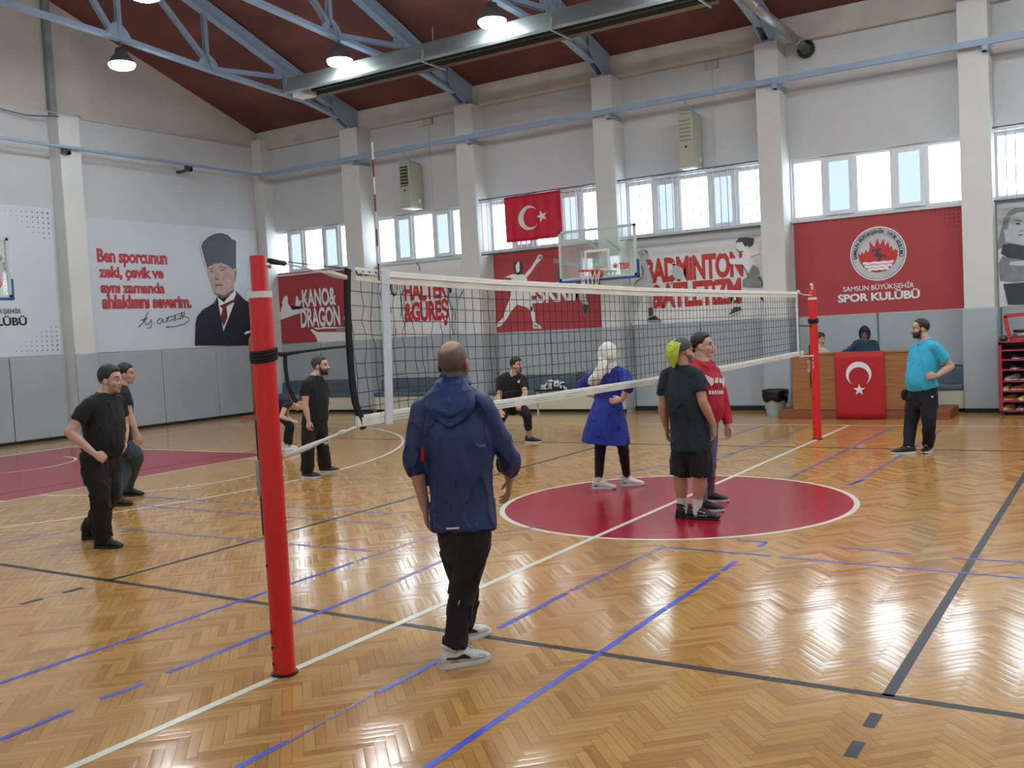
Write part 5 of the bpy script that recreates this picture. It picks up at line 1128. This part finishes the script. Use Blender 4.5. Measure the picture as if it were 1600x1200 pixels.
        for y, hw, zt in prof:
            zb = .016; mz, hz = (zt+zb)/2, (zt-zb)/2
            R_.append([Q(math.copysign(abs(math.cos(t))**.8, math.cos(t))*hw*(1 if math.sin(t) < 0 else 1-.25*math.sin(t)), y, mz+hz*math.sin(t)) for t in [i*math.pi/10 for i in range(20)]])
        b.rings(R_); t = b.build('shoe', m, s.t, smooth=True)
        out = [(hw+.005, y) for y, hw, zt in prof]; loop = out+[(-x, y) for x, y in out[::-1]]; zt_ = lambda y: .024+.010*sstep(.05, -.08, y)
        b = MB(); b.rings([[Q(x*.94, y, .0+.012*sstep(.15, .21, y)) for x, y in loop], [Q(x, y, .010+.010*sstep(.15, .21, y)) for x, y in loop], [Q(x, y, zt_(y)+.006*sstep(.15, .21, y)) for x, y in loop]]); b.build('sole', sole, t)
        b = MB(); b.tube([Q(.032*math.cos(t_), -.025+.042*math.sin(t_), .105+high-.022*math.sin(t_)) for t_ in [i*math.pi/10 for i in range(20)]], .009*s_, 6, closed=True); b.build('collar', m, t, smooth=True)
        b = MB()
        for i in range(4): y = .035+i*.022; z = .124-.42*(y-.02)+.002; b.tube([Q(-.02, y, z-.006), Q(0, y, z+.004), Q(.02, y+.008, z-.006)], .0028*s_, 5)
        b.build('laces', sole if sole != m else m, t, smooth=True)
        if parts:
            for nm, mm, pl in parts:
                b = MB()
                for sgn in (1, -1):
                    def side_pt(y, zf):
                        for (y0, h0, z0), (y1, h1, z1) in zip(prof, prof[1:]):
                            if y <= y1: u_ = (y-y0)/(y1-y0); hw, zt = h0+(h1-h0)*u_, z0+(z1-z0)*u_; break
                        zb = .016; mz, hz = (zt+zb)/2, (zt-zb)/2; sn = max(-1, min(1, (zf-mz)/hz)); cs = math.sqrt(1-sn*sn)
                        return Q(sgn*(cs**.8*hw*(1 if sn < 0 else 1-.25*sn)+.003), y, zf)
                    for poly in pl: b.poly([side_pt(*p) for p in poly])
                b.build(nm, mm, t)
        return t
    def start(s): s.body = MB()
    def finish(s, vox=.0055):
        o = fuse(s.body, 'body', 'skin', s.t, vox, 3, sf=.45); me = o.data
        ca = me.color_attributes.new('Col', 'FLOAT_COLOR', 'POINT'); C, rt, f, up = s.hf; k = s.hs; G = s.G; base = s.skin; buf = []
        for v in me.vertices:
            p = v.co+G-C; c = base
            if p.length < .2*k:
                x, y, z = p.dot(rt)/k, p.dot(f)/k, p.dot(up)/k
                for zf in s.zones: c = zf(x, y, z, c)
            buf += [c[0], c[1], c[2], 1]
        ca.data.foreach_set('color', buf); return o
SHORT = (.50, .50, .36, -.26, -.18, -.55, -.80)
# ---------------------------------------------------------------- man in the navy jacket, seen from behind
p = Person('bald man in a navy hooded jacket and black trousers, standing with his back to us', (728, 1036), W=1.0, skin='b08a72', head_s=1.10); p.start()
p.joints(neck=(708, 606, .02), shL=(662, 640, .03), shR=(752, 634, -.03), elL=(648, 718, .02), elR=(793, 712, .02), wrL=(664, 792, .10), wrR=(797, 748, .17), hipL=(708, 838, .05), hipR=(742, 838, -.05), knL=(730, 922, .12), knR=(722, 926, .0), anL=(736, 988, .28), anR=(713, 1010, -.02))
p.feet(R=(711, 1041, 1, .38), L=(724, 1002, .75, .65))
p.torso(belly=.03); p.legs(.95)
p.arm('L', p.dir(.06, .35, -1), p.dir(1, .0), p.dir(0, 1), .35); p.arm('R', p.dir(-.1, .35, -.8), p.dir(-1, 0), p.dir(-.3, 1, .3), .35, spread=1.6)
def buzz(x, y, z):
    q = V((x/.074, (y+.012)/.096, (z-.032)/.086)).normalized(); dt = q.dot(V((-.12, -.42, .9)).normalized())
    return .82*(1-sstep(.60, .84, dt))*sstep(-.085, -.06, z)*sstep(.055, .03, y)*(1 if abs(x) < .0735 or y < -.03 else .12)
p.head((709, 569, .03), p.dir(.38, 1), buzz=buzz, lips='9a6a60')
p.finish(.005)
def extra(b):
    n_ = p.J['neck']; ax = p.ax; fw = p.fwd
    limb(b, [n_+ax*.035+fw*.0, n_-ax*.01, n_-ax*.05], [(.078, .074), (.088, .085), (.10, .09)], p.sx, 18, 3)
p.shirt('jacket_navy', hem=-.035, sleeve={'L': 1.28, 'R': 1.62}, slack=.034, name='jacket', cuff=.056, fold=.012, seed=3., tr=extra, vox=.0065, hemw=1.02)
n_ = p.J['neck']; bk = -p.fwd; ax = p.ax; sx = p.sx
b = MB(); q = lambda x, y, z: n_+sx*x+bk*y+ax*z
limb(b, [q(0, .055, .03), q(0, .095, -.04), q(0, .118, -.11), q(0, .115, -.17), q(0, .09, -.205)], [(.085, .04), (.135, .05), (.135, .052), (.085, .04), (.03, .02)], sx, 20, 4)
limb(b, [q(-.085, .0, .02), q(-.06, .075, .025), q(0, .105, .012), q(.06, .075, .025), q(.085, .0, .02)], [.02, .026, .026, .026, .02], None, 10, 4)
limb(b, [q(-.135, .075, -.045), q(-.075, .145, -.10), q(0, .168, -.135), q(.075, .145, -.10), q(.135, .075, -.045)], [.012, .020, .022, .020, .012], None, 10, 4)
limb(b, [q(-.10, .09, -.11), q(-.05, .145, -.165), q(.0, .155, -.19), q(.05, .145, -.165), q(.10, .09, -.11)], [.012, .018, .02, .018, .012], None, 10, 4)
limb(b, [q(-.05, .135, -.04), q(.0, .155, -.075), q(.06, .13, -.04)], [.01, .015, .01], None, 8, 4)
fuse(b, 'hood', 'jacket_hood', p.t, .006, 6, fold=.006, ffreq=9, fstretch=(1, 1, 1.2), seed=5.)
hc = p.H+ax*.075-p.fwd*(p.base[1][1]+.043)
MB().bar(hc-sx*.052-p.sx*.012, hc+sx*.008, .012, .008).build('reflective_strip', 'flag_white', p.t, bevel=.002)
e_ = p.J['elL']; limb_b = MB(); limb(limb_b, [e_+V((0, 0, .075))+p.sx*.052-p.fwd*.03, e_+V((0, 0, .0))+p.sx*.054-p.fwd*.035], [(.016, .012), (.014, .01)], None, 10, 3); limb_b.build('sleeve_panel', 'lining_red', p.t, smooth=True)
p.trousers('trouser_black', hem=.99, waist=.09, r0=.098, r1=.076, r2=.066, fold=.010, vox=.007)
o = MB(); o.bar(p.at(716, 945, -.075), p.at(718, 938, -.075), .006, .004); o.build('trouser_logo', 'flag_white', p.t)
swoosh = [('side_stripe', 'shoe_blk', [[(-.06, .055), (-.02, .050), (.03, .048), (.085, .040), (.07, .058), (.04, .075), (.0, .062), (-.06, .068)]]), ('heel_panel', 'shoe_tan', [[(-.076, .030), (.02, .030), (-.005, .050), (-.045, .056), (-.077, .064)]]), ('toe_panel', 'print_grey', [[(.12, .036), (.17, .036), (.165, .048), (.13, .055)]])]
p.shoe('R', 'shoe_white', 'sole_white', parts=swoosh); p.shoe('L', 'shoe_white', 'sole_white', parts=swoosh)
# ---------------------------------------------------------------- man in black leaning forward, left
p = Person('dark-haired man in black t-shirt leaning forward at the left, hand at his hip', (160, 857), W=1.15, skin='c39a88', head_s=1.08); p.start()
p.joints(neck=(165, 617, .02), shR=(139, 632, -.17), shL=(185, 628, .17), elR=(108, 675, -.22), elL=(194, 664, .22), wrR=(146, 708, -.25), wrL=(195, 688, .12), hipR=(146, 714, -.07), hipL=(166, 714, .07), knR=(157, 776, -.12), knL=(172, 772, .08), anR=(160, 848, -.05), anL=(144, 836, .16))
p.feet(R=(161, 856, .8, -.6), L=(142, 842, .95, -.2))
p.torso(belly=.06); p.legs(1.)
p.arm('R', p.dir(.75, -.1, -.55), p.dir(-.2, .8), p.dir(.6, .2, .7), .95); p.arm('L', p.dir(-.35, -.1, -.9), p.dir(-.6, -.6), p.dir(.3, -.5), .7)
p.head((173, 594, .0), p.dir(.86, -.52, -.05), beard='5c4a42', bw=.3, open_mouth=True, brow='1a1210'); p.finish()
p.hair('hair_black', SHORT, .014, .012, 1)
p.shirt('tee_black', hem=-.045, sleeve=.62, slack=.027, fold=.009); p.trousers('trouser_black', r0=.126, r1=.092, r2=.088, waist=.12, fold=.012)
p.shoe('R', 'shoe_blk', 'sole_black'); p.shoe('L', 'shoe_blk', 'sole_black')
h_ = p.J['wrR']+p.dir(.75, -.1, -.55)*.112; MB().tube([h_+(p.dir(.2, .2, .9)*math.cos(a)+p.dir(.3, -1, 0)*math.sin(a))*.0115 for a in [i*math.pi/6 for i in range(12)]], .0025, 6, closed=True).build('ring', 'ring_gold', p.t)
# ---------------------------------------------------------------- man in jeans behind him
p = Person('young man in black t-shirt and grey jeans behind the leaning man', (196, 788), W=.95, skin='b98f7c'); p.start()
p.joints(neck=(190, 604, 0), shR=(196, 617, -.17), shL=(186, 616, .17), elR=(203, 650, -.2), elL=(192, 648, .2), wrR=(213, 676, -.22), wrL=(206, 672, .16), hipR=(190, 690, -.08), hipL=(186, 690, .08), knR=(215, 712, -.05), knL=(196, 738, .05), anR=(199, 765, .25), anL=(184, 784, -.10))
p.feet(R=(200, 775, .9, -.4), L=(180, 791, .95, -.3))
p.torso(); p.legs(.95); p.arm('R', p.dir(.2, 0, -1), p.dir(-.2, 1), p.dir(1, 0, .2), .35); p.arm('L', p.dir(.2, 0, -1), p.dir(0, -1), p.dir(1, 0, .2), .35)
p.head((197, 585, 0), p.dir(.97, -.25, .02)); p.finish()
p.hair('hair_black', SHORT, .015, .016, 4)
p.shirt('tee_black', hem=.06, sleeve=.5, slack=.026); p.trousers('jeans_grey', r0=.096, r1=.074, r2=.062, waist=.08)
p.shoe('R', 'shoe_blk', 'sole_black'); p.shoe('L', 'shoe_blk', 'sole_black')
# ---------------------------------------------------------------- woman bent over, half behind the near post
p = Person('brown-haired woman in dark sportswear bending over behind the near red post', (450, 708), W=.85, skin='d0a690', head_s=.95); p.start()
p.joints(neck=(454, 628, 0), shR=(446, 634, -.16), shL=(449, 632, .16), elR=(440, 651, -.2), elL=(447, 652, .18), wrR=(453, 657, -.12), wrL=(455, 656, .12), hipR=(427, 638, -.08), hipL=(427, 638, .08), knR=(453, 665, -.1), knL=(451, 664, .12), anR=(451, 698, -.08), anL=(446, 696, .14))
p.feet(R=(453, 708, 1, -.1), L=(447, 703, 1, -.1))
p.torso(lean=V((0, 0, .05))); p.legs(.95); p.arm('R', p.dir(.9, .2, -.3), p.dir(0, .3, -1), p.dir(.2, 1, .2), .5); p.arm('L', p.dir(.9, 0, -.3), p.dir(0, 0, -1), p.dir(.2, -1, .2), .5)
p.head((463, 630, 0), p.dir(.86, -.3, -.45), up=p.dir(.45, 0, .9), fem=True); p.finish(.007)
p.hair('hair_brown', (.5, .42, .3, -.3, -.4, -.7, -.9), .018, .01, 6, back=.03)
p.shirt('top_navy', hem=.03, sleeve=.15, slack=.016, cuff=.07, name='top', fold=.006); p.trousers('leggings', hem=.93, r0=.095, r1=.066, r2=.048, waist=.08, fold=.004, name='leggings')
p.shoe('R', 'shoe_white', 'sole_white'); p.shoe('L', 'shoe_white', 'sole_white')
# ---------------------------------------------------------------- man in black facing right
p = Person('grey-haired bearded man in black t-shirt and trousers standing right of the near post', (496, 746), W=1.05, skin='c29a88', head_s=1.08); p.start()
p.joints(neck=(493, 588, 0), shR=(478, 601, -.16), shL=(506, 602, .16), elR=(477, 634, -.18), elL=(510, 634, .18), wrR=(482, 656, -.2), wrL=(507, 654, .14), hipR=(483, 660, -.08), hipL=(500, 660, .08), knR=(481, 700, -.1), knL=(504, 700, .12), anR=(481, 738, -.1), anL=(507, 732, .2))
p.feet(R=(481, 747, .85, -.45), L=(508, 738, 1, -.12))
p.torso(belly=.04); p.legs(); p.arm('R', p.dir(-.05, -.1, -1), p.dir(.6, .6), p.dir(.7, -.6), .55); p.arm('L', p.dir(-.1, -.1, -1), p.dir(-.6, -.4), p.dir(.7, -.5), .5)
p.head((501, 572, 0), p.dir(.93, -.38, .03), beard='3c332e'); p.finish()
p.hair('hair_grey', SHORT, .014, .008, 9); p.beard_mesh(thick=.002)
p.shirt('tee_black', hem=.05, sleeve=.55, slack=.026, fold=.009); p.trousers('trouser_black', r0=.108, r1=.088, r2=.092, waist=.09, fold=.011)
p.shoe('R', 'shoe_dkgrey', 'sole_white'); p.shoe('L', 'shoe_dkgrey', 'sole_white')
# ---------------------------------------------------------------- man bending with hands on knees
p = Person('dark-haired man in black crouching with hands on his knees beyond the net', (804, 694), W=1.08, skin='c29682'); p.start()
p.joints(neck=(803, 584, -.16), shR=(783, 594, .02), shL=(817, 593, -.22), elR=(780, 622, -.12), elL=(821, 616, -.38), wrR=(782, 640, -.32), wrL=(812, 628, -.40), hipR=(792, 632, .14), hipL=(808, 632, .06), knR=(782, 655, -.18), knL=(823, 648, -.18), anR=(776, 684, .05), anL=(827, 682, -.05))
p.feet(R=(775, 690, .5, -.8), L=(828, 692, .95, -.3))
p.torso(belly=.05); p.legs(); p.arm('R', p.dir(.1, -.3, -.9), p.dir(.3, -1, .3), p.dir(1, .2), .5); p.arm('L', p.dir(-.2, -.3, -.8), p.dir(.2, 1, -.3), p.dir(-1, -.3), .7)
p.head((807, 571, -.2), p.dir(.72, -.68, .02), beard='3a2e28', bw=.35, open_mouth=True); p.finish(.006)
p.hair('hair_black', (.42, .36, .3, -.25, -.2, -.5, -.78), .018, .012, 12)
b = MB(); F = p.F; limb(b, [F(-.026, .078, -.06), F(0, .102, -.046), F(.026, .078, -.06)], [.004, .006, .004], None, 8, 3); limb(b, [F(-.015, .085, -.085), F(0, .09, -.1), F(.015, .085, -.085)], [.007, .012, .007], None, 8, 3); b.build('goatee', 'beard', p.t, smooth=True)
p.shirt('tee_black', hem=.06, sleeve=.62, slack=.027); p.trousers('leggings', hem=.82, r0=.105, r1=.080, r2=.062, waist=.08, fold=.006, name='leggings')
MB().poly([p.at(x, y, -.40) for x, y in ((808, 596), (813, 593), (811, 599))]).build('chest_logo', 'flag_white', p.t)
p.shoe('R', 'shoe_blk', 'sole_white'); p.shoe('L', 'shoe_blk', 'sole_white')
# ---------------------------------------------------------------- woman in the blue coat
p = Person('woman in a white headscarf and long blue tunic standing with hands on hips', (962, 764), W=.95, skin='d2a898', head_s=.96); p.start()
p.joints(neck=(953, 574, 0), shL=(932, 586, .12), shR=(976, 586, -.12), elL=(907, 603, .22), elR=(981, 605, -.28), wrL=(920, 617, .1), wrR=(972, 624, -.24), hipL=(940, 646, .08), hipR=(958, 646, -.08), knL=(938, 700, .14), knR=(973, 698, -.1), anL=(937, 746, .02), anR=(979, 744, .12))
p.feet(L=(936, 764, 1, -.2), R=(980, 759, 1, .05))
p.torso(); p.legs(.92); p.arm('L', p.dir(1, -.1, -.25), p.dir(.2, -.3, -1), p.dir(.3, 1, .3), .4, .92); p.arm('R', p.dir(-1, .12, -.15), p.dir(0, 1, .0), p.dir(0, .2, 1), .35, .92)
p.head((951, 552, .0), p.dir(.92, .40), fem=True, ears=False, eyes=True); p.finish(.0055)
C, rt, f, up = p.hf; k = p.hs
b = MB(); b.ball((0, 0, 0), (1, 1, 1), 48, 36); out = []
for v in b.v:                                      # scarf: head shell open only at the face, gathered under the chin
    x, y, z = v; face = sstep(.52, .74, y/math.sqrt(max(1e-6, x*x+y*y+(z+.1)**2)))*sstep(.62, .45, z)
    t_ = .022+.006*noise.noise(V((x*4, y*4, z*9)))-.045*face
    out.append(tuple(C+rt*k*x*(.084+t_)+f*k*(y*(.108+t_)-.006)+up*k*(z*(.122+t_)-.012)))
b.v = out; sc = b.build('headscarf', 'scarf_white', p.t, smooth=True)
nk = p.J['neck']; b = MB(); bk = -f
limb(b, [C-up*.08+f*.02, nk+V((0, 0, .01)), nk-V((0, 0, .05))], [(.075, .08), (.088, .085), (.11, .09)], rt, 18, 3)
limb(b, [C-up*.02+bk*.07, p.at(941, 572, -.13), p.at(934, 588, -.17), p.at(926, 597, -.16), p.at(924, 600, -.15)], [(.05, .03), (.055, .035), (.065, .032), (.06, .026), (.045, .02)], p.r, 16, 4)
fuse(b, 'scarf_tail', 'scarf_white', p.t, .006, 3, fold=.010, ffreq=14, fstretch=(1.4, 1.4, .3), seed=4.)
H = p.H
def skirt(b): limb(b, [H+p.ax*.16, H+p.ax*.0, H-p.ax*.16, H-p.ax*.335], [(.165, .13), (.215, .19), (.255, .235), (.29, .265)], p.hx, 26, 4, caps=(0, 0))
p.shirt('coat_blue', hem=.10, sleeve=1.35, slack=.028, name='tunic', cuff=.052, fold=.010, seed=7., tr=skirt)
p.trousers('leggings', hem=.96, r0=.09, r1=.066, r2=.046, waist=.06, fold=.004, name='leggings')
wp = [('heel_panel', 'shoe_blk', [[(-.074, .03), (.01, .03), (-.02, .05), (-.05, .075), (-.075, .07)]])]
p.shoe('L', 'shoe_white', 'sole_white', .95, parts=wp); p.shoe('R', 'shoe_white', 'sole_white', .95, parts=[('heel_panel', 'shoe_blue', wp[0][2])])
# ---------------------------------------------------------------- woman in the red hoodie
p = Person('woman in a red hooded sweatshirt standing beyond the man with the lime cloth', (1104, 798), W=1.08, skin='c8a08c', head_s=1.02); p.start()
p.joints(neck=(1097, 566, 0), shR=(1080, 582, -.17), shL=(1114, 582, .15), elR=(1082, 625, -.2), elL=(1128, 622, .17), wrR=(1090, 660, -.14), wrL=(1137, 664, .12), hipR=(1092, 664, -.08), hipL=(1108, 664, .08), knR=(1092, 725, -.08), knL=(1108, 722, .1), anR=(1089, 786, -.10), anL=(1099, 776, .14))
p.feet(R=(1098, 799, 1, -.05), L=(1107, 784, 1, -.05))
p.torso(belly=.05, chest=1.08); p.legs(); p.arm('R', p.dir(.2, -.1, -1), p.dir(0, 1), p.dir(1, 0), .5); p.arm('L', p.dir(.0, -.1, -1), p.dir(-.4, -.8), p.dir(.9, -.4), .5)
p.head((1098, 541, 0), p.dir(.97, -.22, .06), fem=True, ears=True); p.finish()
p.hair('hair_black', (.58, .55, .42, -.05, -.1, -.5, -.85), .012, .01, 14)
C, rt, f, up = p.hf; MB().ball(C-f*.112-up*.02, (.035, .035, .04)).build('hair_bun', 'hair_black', p.t, smooth=True)
nk = p.J['neck']
def hoodring(b):
    f_ = p.fwd; q = lambda x, y, z: nk+p.sx*x+f_*y+V((0, 0, z))
    limb(b, [q(-.05, .09, -.05), q(-.10, .02, -.01), q(-.08, -.08, .0), q(0, -.115, -.02), q(.08, -.08, .0), q(.10, .02, -.01), q(.05, .09, -.05)], [.03, .04, .05, .06, .05, .04, .03], None, 12, 4)
p.shirt('hoodie_red', hem=-.065, sleeve=2.0, slack=.034, name='hoodie', cuff=.046, fold=.011, seed=9., tr=hoodring)
p.trousers('jeans_violet', r0=.098, r1=.072, r2=.058, waist=.12)
# chest print
b = MB(); fw = p.fwd
def onfront(u, v):                                  # u across the chest, v up; wraps on the torso ellipse
    a = u/.19; w_ = p.base[3]; c_ = p.mid[3]+p.ax*v; return c_+p.sx*math.sin(a)*(w_[0]+.046)+fw*math.cos(a)*(w_[1]+.052)
for pts in ([(-.15, .11), (-.09, .085), (-.05, .075), (-.04, .03), (-.07, -.025), (-.10, .02)], [(-.04, .07), (.0, .085), (.005, .035), (-.03, .03)], [(.015, .085), (.05, .08), (.055, .03), (.015, .035)], [(.065, .075), (.10, .09), (.15, .115), (.12, .05), (.09, .0), (.065, .03)]): b.poly([onfront(*q) for q in pts])
for i in range(7): u0 = -.06+i*.026; b.poly([onfront(u0, -.075), onfront(u0+.018, -.075), onfront(u0+.018, -.04), onfront(u0, -.04)])
b.build('chest_print', 'flag_white', p.t)
p.shoe('R', 'shoe_blk', 'sole_white'); p.shoe('L', 'shoe_blk', 'sole_white')
# ---------------------------------------------------------------- man with grey cap and lime cloth
p = Person('man in dark t-shirt and black shorts with a lime green cloth over a grey cap', (1085, 810), W=1.1, skin='b58a70', head_s=1.0); p.start()
p.joints(neck=(1066, 572, 0), shL=(1042, 588, .10), shR=(1088, 586, -.12), elL=(1035, 636, .12), elR=(1098, 628, -.17), wrL=(1041, 668, .2), wrR=(1115, 664, -.10), hipL=(1066, 694, .07), hipR=(1092, 694, -.07), knL=(1063, 744, .05), knR=(1095, 744, -.06), anL=(1067, 797, .06), anR=(1091, 803, -.14))
p.feet(L=(1067, 808, .5, .85), R=(1089, 811, 1, -.3))
p.torso(belly=.03); p.legs(1.05); p.arm('L', p.dir(.1, .3, -1), p.dir(1, -.2), p.dir(.2, 1), .4); p.arm('R', p.dir(.05, .15, -1), p.dir(-1, .2), p.dir(.4, 1), .45)
p.head((1067, 550, .0), p.dir(.78, .62), eyes=True, beard='4a382c'); p.finish(.005)
p.hair('cap_grey', (.30, .26, .10, -.05, -.15, -.40, -.62), .012, .004, 3, name='knit_cap', nz=.002)
C, rt, f, up = p.hf; b = MB(); bk = -f
limb(b, [C+up*.105-f*.005-rt*.03, C+up*.07+bk*.085-rt*.02, C-up*.02+bk*.125, C-up*.07+bk*.115+rt*.0], [(.060, .020), (.095, .028), (.090, .034), (.065, .024)], rt, 16, 4)
limb(b, [C+up*.06+bk*.09-rt*.05, C-up*.01+bk*.13-rt*.06, C-up*.045+bk*.135-rt*.07], [(.03, .018), (.035, .02), (.02, .012)], rt, 12, 3)
limb(b, [C+bk*.12+rt*.01, C-up*.06+bk*.13+rt*.02, C-up*.125+bk*.125+rt*.01], [(.05, .02), (.05, .024), (.03, .014)], rt, 12, 3)
fuse(b, 'head_cloth', 'towel_lime', p.t, .005, 2, fold=.008, ffreq=11, fstretch=(1, 1, .5), seed=2.)
p.shirt('tee_slate', hem=.05, sleeve=.62, slack=.026, cuff=.078, fold=.010, seed=5.)
p.trousers('shorts_black', hem=.50, r0=.112, r1=.105, waist=.06, name='shorts', fold=.010)
for q in 'LR':
    a_ = p.J['an'+q]; k_ = p.J['kn'+q]; b = MB(); limb(b, [k_.lerp(a_, .58), k_.lerp(a_, .8), a_, a_-V((0, 0, .04))], [.051, .047, .046, .045], None, 16, 3, caps=(0, 1)); b.build('sock', 'sock_white', p.t, smooth=True)
st3 = [('side_stripe', 'flag_white', [[(x, .036), (x+.017, .036), (x-.007, .088-.30*(x-.03)), (x-.024, .092-.30*(x-.03))] for x in (.035, .063, .091)])]
p.shoe('L', 'shoe_blk', 'sole_black', 1.05, parts=st3); p.shoe('R', 'shoe_blk', 'sole_black', 1.05, parts=st3)
# ---------------------------------------------------------------- boy and hooded person behind the desk
p = Person('boy in a white t-shirt sitting behind the officials desk by the far post', (1279, 650), W=.8, skin='c59c86', head_s=.92); p.start()
p.G = p.G
D = -.02
p.joints(neck=(1279, 543, D), shR=(1270, 551, D-.05), shL=(1291, 551, D+.05), elR=(1266, 570, D), elL=(1295, 570, D), wrR=(1274, 580, D-.2), wrL=(1287, 580, D-.2), hipR=(1274, 595, .05), hipL=(1286, 595, .05), knR=(1274, 600, -.22), knL=(1286, 600, -.22), anR=(1273, 630, -.18), anL=(1286, 630, -.18)); p.feet(base=.17, R=(1273, 637, 0, -1), L=(1286, 637, 0, -1))
p.torso(); p.legs(.9); p.arm('R', p.dir(.3, -1), p.dir(0, 0, -1), p.dir(1, 0), .3, .9); p.arm('L', p.dir(-.3, -1), p.dir(0, 0, -1), p.dir(-1, 0), .3, .9)
p.head((1282, 530, D), p.dir(.7, -.7, -.15)); p.finish(.007)
p.hair('hair_brown', (.30, .28, .2, -.25, -.3, -.55, -.8), .016, .012, 20); p.shirt('tee_white', hem=.02, sleeve=.6, slack=.026, fold=.006); p.trousers('trouser_navy', r0=.085, r1=.07, r2=.06, waist=.04)
p.shoe('R', 'shoe_blk', 'sole_black', .85); p.shoe('L', 'shoe_blk', 'sole_black', .85)
p = Person('person in a teal anorak with a dark hood up, looking down behind the desk flag', (1352, 650), W=1.1, skin='8c6250', head_s=.98); p.start()
p.joints(neck=(1351, 532, -.04), shR=(1338, 538, -.04), shL=(1366, 538, -.04), elR=(1326, 549, -.12), elL=(1371, 558, -.12), wrR=(1313, 555, -.26), wrL=(1358, 562, -.26), hipR=(1346, 590, .02), hipL=(1360, 590, .02), knR=(1346, 612, -.04), knL=(1360, 612, -.04), anR=(1345, 634, 0.), anL=(1361, 634, 0.)); p.feet(base=.17, R=(1345, 637, 0, -1), L=(1361, 637, 0, -1))
p.torso(belly=.03); p.legs(); p.arm('R', p.dir(-.5, -.8), p.dir(0, 0, -1), p.dir(.6, -.4), .3); p.arm('L', p.dir(-.5, -.8), p.dir(0, 0, -1), p.dir(-.8, .3), .3)
p.head((1351, 521, -.08), p.dir(-.1, -1, -.32)); p.finish(.007)
C, rt, f, up = p.hf; b = MB(); b.ball((0, 0, 0), (1, 1, 1), 40, 30); out = []
for v in b.v:
    x, y, z = v; face = sstep(.60, .85, y)*sstep(.55, .3, z); t_ = .024-.06*face+.004*noise.noise(V((x*6, y*6, z*6))); out.append(tuple(C+rt*x*(.078+t_)+f*(y*(.1+t_)-.0)+up*(z*(.125+t_)-.005)))
b.v = out; b.build('hood', 'hood_navy', p.t, smooth=True)
b = MB(); nk = p.J['neck']; limb(b, [C-up*.085+f*.03, nk+f*.02, nk-V((0, 0, .04))], [(.075, .07), (.08, .08), (.10, .09)], rt, 16, 3); fuse(b, 'snood', 'snood_grey', p.t, .007, 3, fold=.008, ffreq=16)
p.shirt('anorak_teal', hem=.02, sleeve=1.95, slack=.036, cuff=.05, name='anorak', fold=.012); p.trousers('trouser_navy', r0=.10, r1=.08, r2=.07, waist=.04)
p.shoe('R', 'shoe_blk', 'sole_black'); p.shoe('L', 'shoe_blk', 'sole_black')
# ---------------------------------------------------------------- coach in the turquoise polo
p = Person('bearded man in a turquoise polo shirt with a hand on his hip', (1432, 709), W=1.14, skin='c09880', head_s=1.02); p.start()
p.joints(neck=(1446, 533, 0), shL=(1461, 543, -.17), shR=(1430, 545, .15), elL=(1486, 572, -.12), elR=(1424, 585, .2), wrL=(1464, 587, -.26), wrR=(1424, 612, .12), hipL=(1452, 616, -.07), hipR=(1430, 616, .07), knL=(1452, 662, -.08), knR=(1424, 662, .08), anL=(1451, 702, -.08), anR=(1419, 700, .1))
p.feet(L=(1451, 706, -.3, -1), R=(1420, 709, -1, -.15))
p.torso(belly=.06); p.legs(); p.arm('L', p.dir(-1, .05, -.05), p.dir(-.1, 1), p.dir(.1, .1, 1), .8); p.arm('R', p.dir(-.05, -.1, -1), p.dir(.8, -.3), p.dir(-.6, -.6), .5)
p.head((1438, 514, 0), p.dir(-.96, -.22, .03), beard='2a1f18'); p.finish()
p.hair('hair_black', (.68, .62, .46, -.2, -.18, -.5, -.80), .011, .006, 22); p.beard_mesh(thick=.007)
nk = p.J['neck']
p.shirt('polo_cyan', hem=-.09, sleeve=.66, slack=.028, name='polo_shirt', cuff=.078, fold=.009, seed=11.)
b = MB(); f_ = p.fwd; q = lambda x, y, z: nk+p.sx*x+f_*y+p.ax*z
limb(b, [q(-.015, .10, -.045), q(-.075, .045, .005), q(-.07, -.05, .03), q(0, -.08, .035), q(.07, -.05, .03), q(.075, .045, .005), q(.015, .10, -.045)], [(.022, .008)]*7, [p.ax]*7, 10, 4); b.build('collar', 'polo_collar', p.t, smooth=True)
p.trousers('trouser_navy', r0=.108, r1=.086, r2=.074, waist=.16, fold=.010)
MB().ball(p.at(1414, 617, .14), (.05, .05, .075)).build('pocket_bulge', 'trouser_navy', p.t, smooth=True)
MB().box(tuple(p.at(1456.5, 620, -.26)-V((.01, .01, .008))), tuple(p.at(1456.5, 620, -.26)+V((.012, .01, .01)))).build('trouser_logo', 'flag_white', p.t)
p.shoe('R', 'shoe_blk', 'sole_white', 1.05); p.shoe('L', 'shoe_blk', 'sole_white', 1.05)
